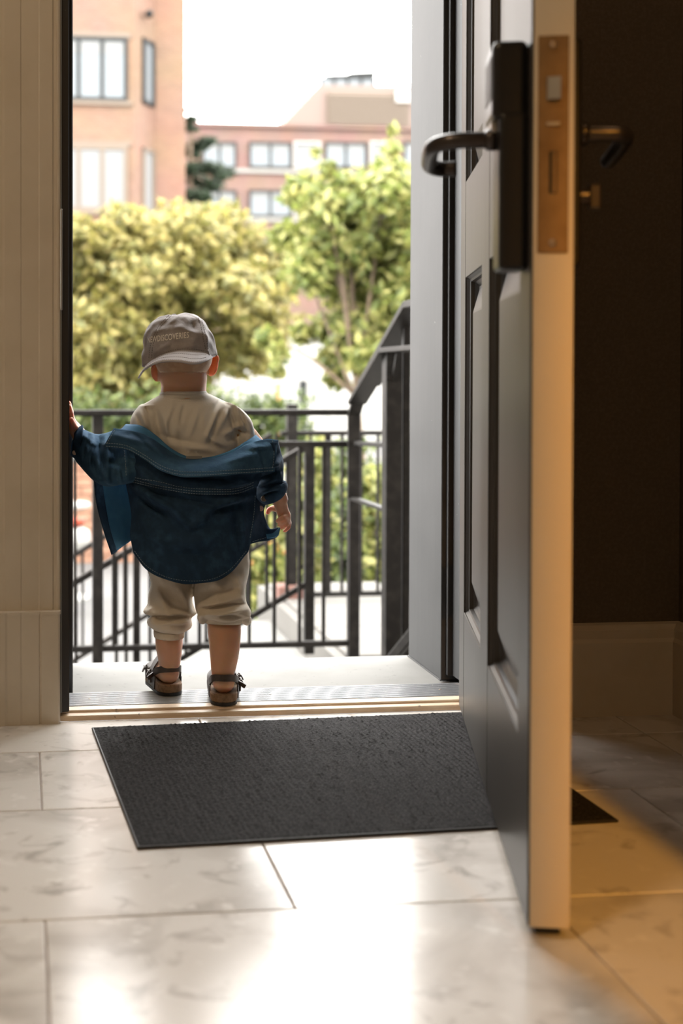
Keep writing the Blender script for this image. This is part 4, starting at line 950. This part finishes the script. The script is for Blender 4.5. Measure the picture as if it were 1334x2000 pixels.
# right sleeve, bunched and rolled
rs = [((488,866),(541,862),-.022,.040),((494,892),(548,888),-.012,.042),((497,918),(551,915),-.002,.043),((499,938),(552,934),.006,.043),((500,952),(554,944),.012,.041)]
rv, rf = sections(rs,80,12,(False,False)); rv = fold(rv, [(500,925,548,898,6,.010),(500,910,545,885,5,-.008),(502,940,548,918,5,-.009),(530,870,546,930,7,.006),(498,950,540,935,5,.008)], (.003,30), back=False)
dpart('sleeve', (rv,rf))
rc = [((499,946),(556,940),.010,.046),((497,954),(559,946),.013,.049),((500,966),(558,954),.016,.048),((507,978),(553,963),.018,.043),((515,984),(546,968),.018,.036),((517,980),(544,966),.018,.033),((514,970),(546,958),.016,.033)]
cv2, cf2 = sections(rc,48,6,(False,False)); cv2 = fold(cv2, [(505,962,545,950,4,.006),(508,970,540,958,3,-.006)], (.002,40), back=False)
cuR = dpart('cuff', (cv2,cf2), 'denim', .003); crT = bvh((cv2,cf2))
h_ = onmesh(crT,517,973,.0022) or CP(517,973,-.03)
obj('cuff_button', xform(lathe([(.0058,-.002),(.0058,.0012),(.004,.002),(.002,.0012)],(0,0,0),16), lambda p: h_+Vector((p.x,-p.z,p.y))), M['metalbutton'], cuR)
# right front panel held by the hand
rp = [[(490,958,.012),(500,966,.040),(511,972,.052),(520,978,.058)],[(491,990,.012),(501,994,.040),(510,998,.055),(515,1004,.060)],[(490,1025,.010),(503,1026,.036),(516,1028,.050),(527,1033,.052)],[(488,1046,.008),(506,1046,.032),(524,1044,.044),(545,1031,.030)],[(487,1063,.004),(506,1058,.026),(524,1055,.036),(541,1049,.026)]]
fr_ = net(rp,8,8); frp = dpart('front_panel', fr_, 'denim'); frT = bvh(fr_)
dpart('panel_hem_fold', net([[(520,1043,.036),(534,1041,.028),(547,1030,.016)],[(522,1052,.034),(534,1050,.024),(543,1046,.012)]],8,5), 'denimin', .0025)
for (u,v) in ((508,993),): 
    h2 = onmesh(frT,u,v,.0016) or CP(u,v,.04)
    obj('button', xform(lathe([(.0055,-.002),(.0055,.001),(.004,.0018),(.0015,.001)],(0,0,0),16), lambda p: h2+Vector((p.x,-p.z,p.y))), M['button'], frp)
# seams
def off(pth, k): return [(u,v+k) for u,v in pth]
cb_ = [(a[0],a[1]) for a in colB_]
stitches('seam', coT, off(cb_[:],-2.5), collar, M['seamthread'], 3.2,1.8,.0005,.0016); stitches('seam', coT, off(cb_[:],-8.5), collar, M['seamthread'], 3.2,1.8,.0005,.0016)
stitches('seam', coT, [(224,842),(216,855),(207,870)], collar, M['seamthread'],3.2,1.8,.0005,.0016); stitches('seam', coT, [(531,861),(534,885),(531,917)], collar, M['seamthread'],3.2,1.8,.0005,.0016)
ys = [(250,941),(281,948),(324,957),(370,965),(420,967),(463,965),(498,952)]
for k in (-2,-7,-12): stitches('seam', yoT, off(ys,k), ds, M['seamthread'],3.2,1.8,.0005,.0016)
hm = [(264,1076),(288,1106),(324,1126),(366,1134),(411,1131),(446,1114),(480,1076)]
stitches('seam', bkT, hm, ds, M['seamthread'],3,2,.0005,.0016)
stitches('seam', bkT, [(497,968),(494,1010),(486,1055)], ds, M['seamthread'],3,2,.0005,.0016)
stitches('seam', frT, [(492,1058),(510,1053),(530,1049)], frp, M['seamthread'],3,2,.0005,.0016)
stitches('seam', slT, [(243,880),(246,905),(247,932)], ds, M['seamthread'],3,2,.0005,.0016)

# ---- sandals
def outline(Ff, z, inset=0, n=64):
    pts = []
    for k in range(n):
        t = 2*math.pi*k/n; y = .045-math.cos(t)*.0725
        if y < 0: wd = .0255*math.sqrt(max(0,1-(y/.0276)**2))
        elif y > .082: wd = .031*math.sqrt(max(0,1-((y-.082)/.0358)**2))
        else: wd = .0255+.0055*y/.082
        kx = max(0,1-inset/.026); pts.append(Ff(math.copysign(wd,math.sin(t))*kx, .045+(y-.045)*(1-inset/.0725), z))
    return pts
def slab(Ff, lv):
    V=[]; n=64
    for z,ins in lv: V += [tuple(p) for p in outline(Ff,z,ins,n)]
    F = gridfaces(len(lv),n,True)+[list(range(n))[::-1],[(len(lv)-1)*n+k for k in range(n)]]
    return V,F
def ribbon(pts, wd, t, up_):
    P = [Vector(p) for p in crom([list(p) for p in pts],7)]; V=[]
    for i,p in enumerate(P):
        tg = (P[min(i+1,len(P)-1)]-P[max(i-1,0)]).normalized(); u_ = Vector(up_); u_ = (u_-tg*u_.dot(tg)).normalized(); s_ = tg.cross(u_)
        for a,b in ((-1,-1),(1,-1),(1,1),(-1,1)): V.append(tuple(p+u_*wd/2*a+s_*t/2*b))
    F = gridfaces(len(P),4,True)+[[3,2,1,0],[len(V)-4+k for k in range(4)]]
    return V,F
for Ff,z0,_ in feet:
    sd = obj('sandal', slab(Ff,[(z0,.002),(z0+.0008,.0004),(z0+.0065,.0),(z0+.0068,.001)]), M['sole'], kid)
    obj('footbed', slab(Ff,[(z0+.0068,.0012),(z0+.0080,.0002),(z0+.0200,.0),(z0+.0225,.0012),(z0+.0215,.004)]), M['cork'], sd)
    z = z0
    obj('heel_strap', ribbon([Ff(-.0275,.030,z+.024),Ff(-.0255,.012,z+.040),Ff(-.019,-.012,z+.0505),Ff(0,-.0245,z+.0530),Ff(.019,-.012,z+.0500),Ff(.0265,.012,z+.040),Ff(.0285,.030,z+.026)],.0125,.0028,(0,0,1)), M['leather'], sd)
    for yc,hg in ((.040,.066),(.080,.050)):
        st_ = obj('strap', ribbon([Ff(-.029,yc,z+.016),Ff(-.0285,yc-.002,z+.034),Ff(-.015,yc-.003,z+hg-.004),Ff(0,yc-.003,z+hg),Ff(.015,yc-.003,z+hg-.006),Ff(.0290,yc,z+.034),Ff(.0300,yc,z+.016)],.024,.0026,(0,1,.2)), M['leather'], sd)
        obj('buckle', join(tube([Ff(.0300,yc-.009,z+.028),Ff(.0325,yc-.009,z+.037),Ff(.0325,yc+.009,z+.037),Ff(.0300,yc+.009,z+.028)],.0013,8), ribbon([Ff(.029,yc,z+.040),Ff(.034,yc-.001,z+.035),Ff(.038,yc-.002,z+.027)],.009,.0022,(0,1,0))), M['leather'], st_)
    obj('side_leather', join(ribbon([Ff(.0265,.008,z+.020),Ff(.0285,.030,z+.024),Ff(.0305,.055,z+.024)],.026,.0024,(0,0,1)), ribbon([Ff(-.0265,.012,z+.019),Ff(-.0278,.030,z+.022),Ff(-.0300,.055,z+.022)],.022,.0024,(0,0,1))), M['leather'], sd)
    obj('strap_end', ribbon([Ff(.027,.018,z+.036),Ff(.034,.010,z+.034),Ff(.041,.006,z+.030)],.008,.0024,(0,0,1)), M['leather'], sd)
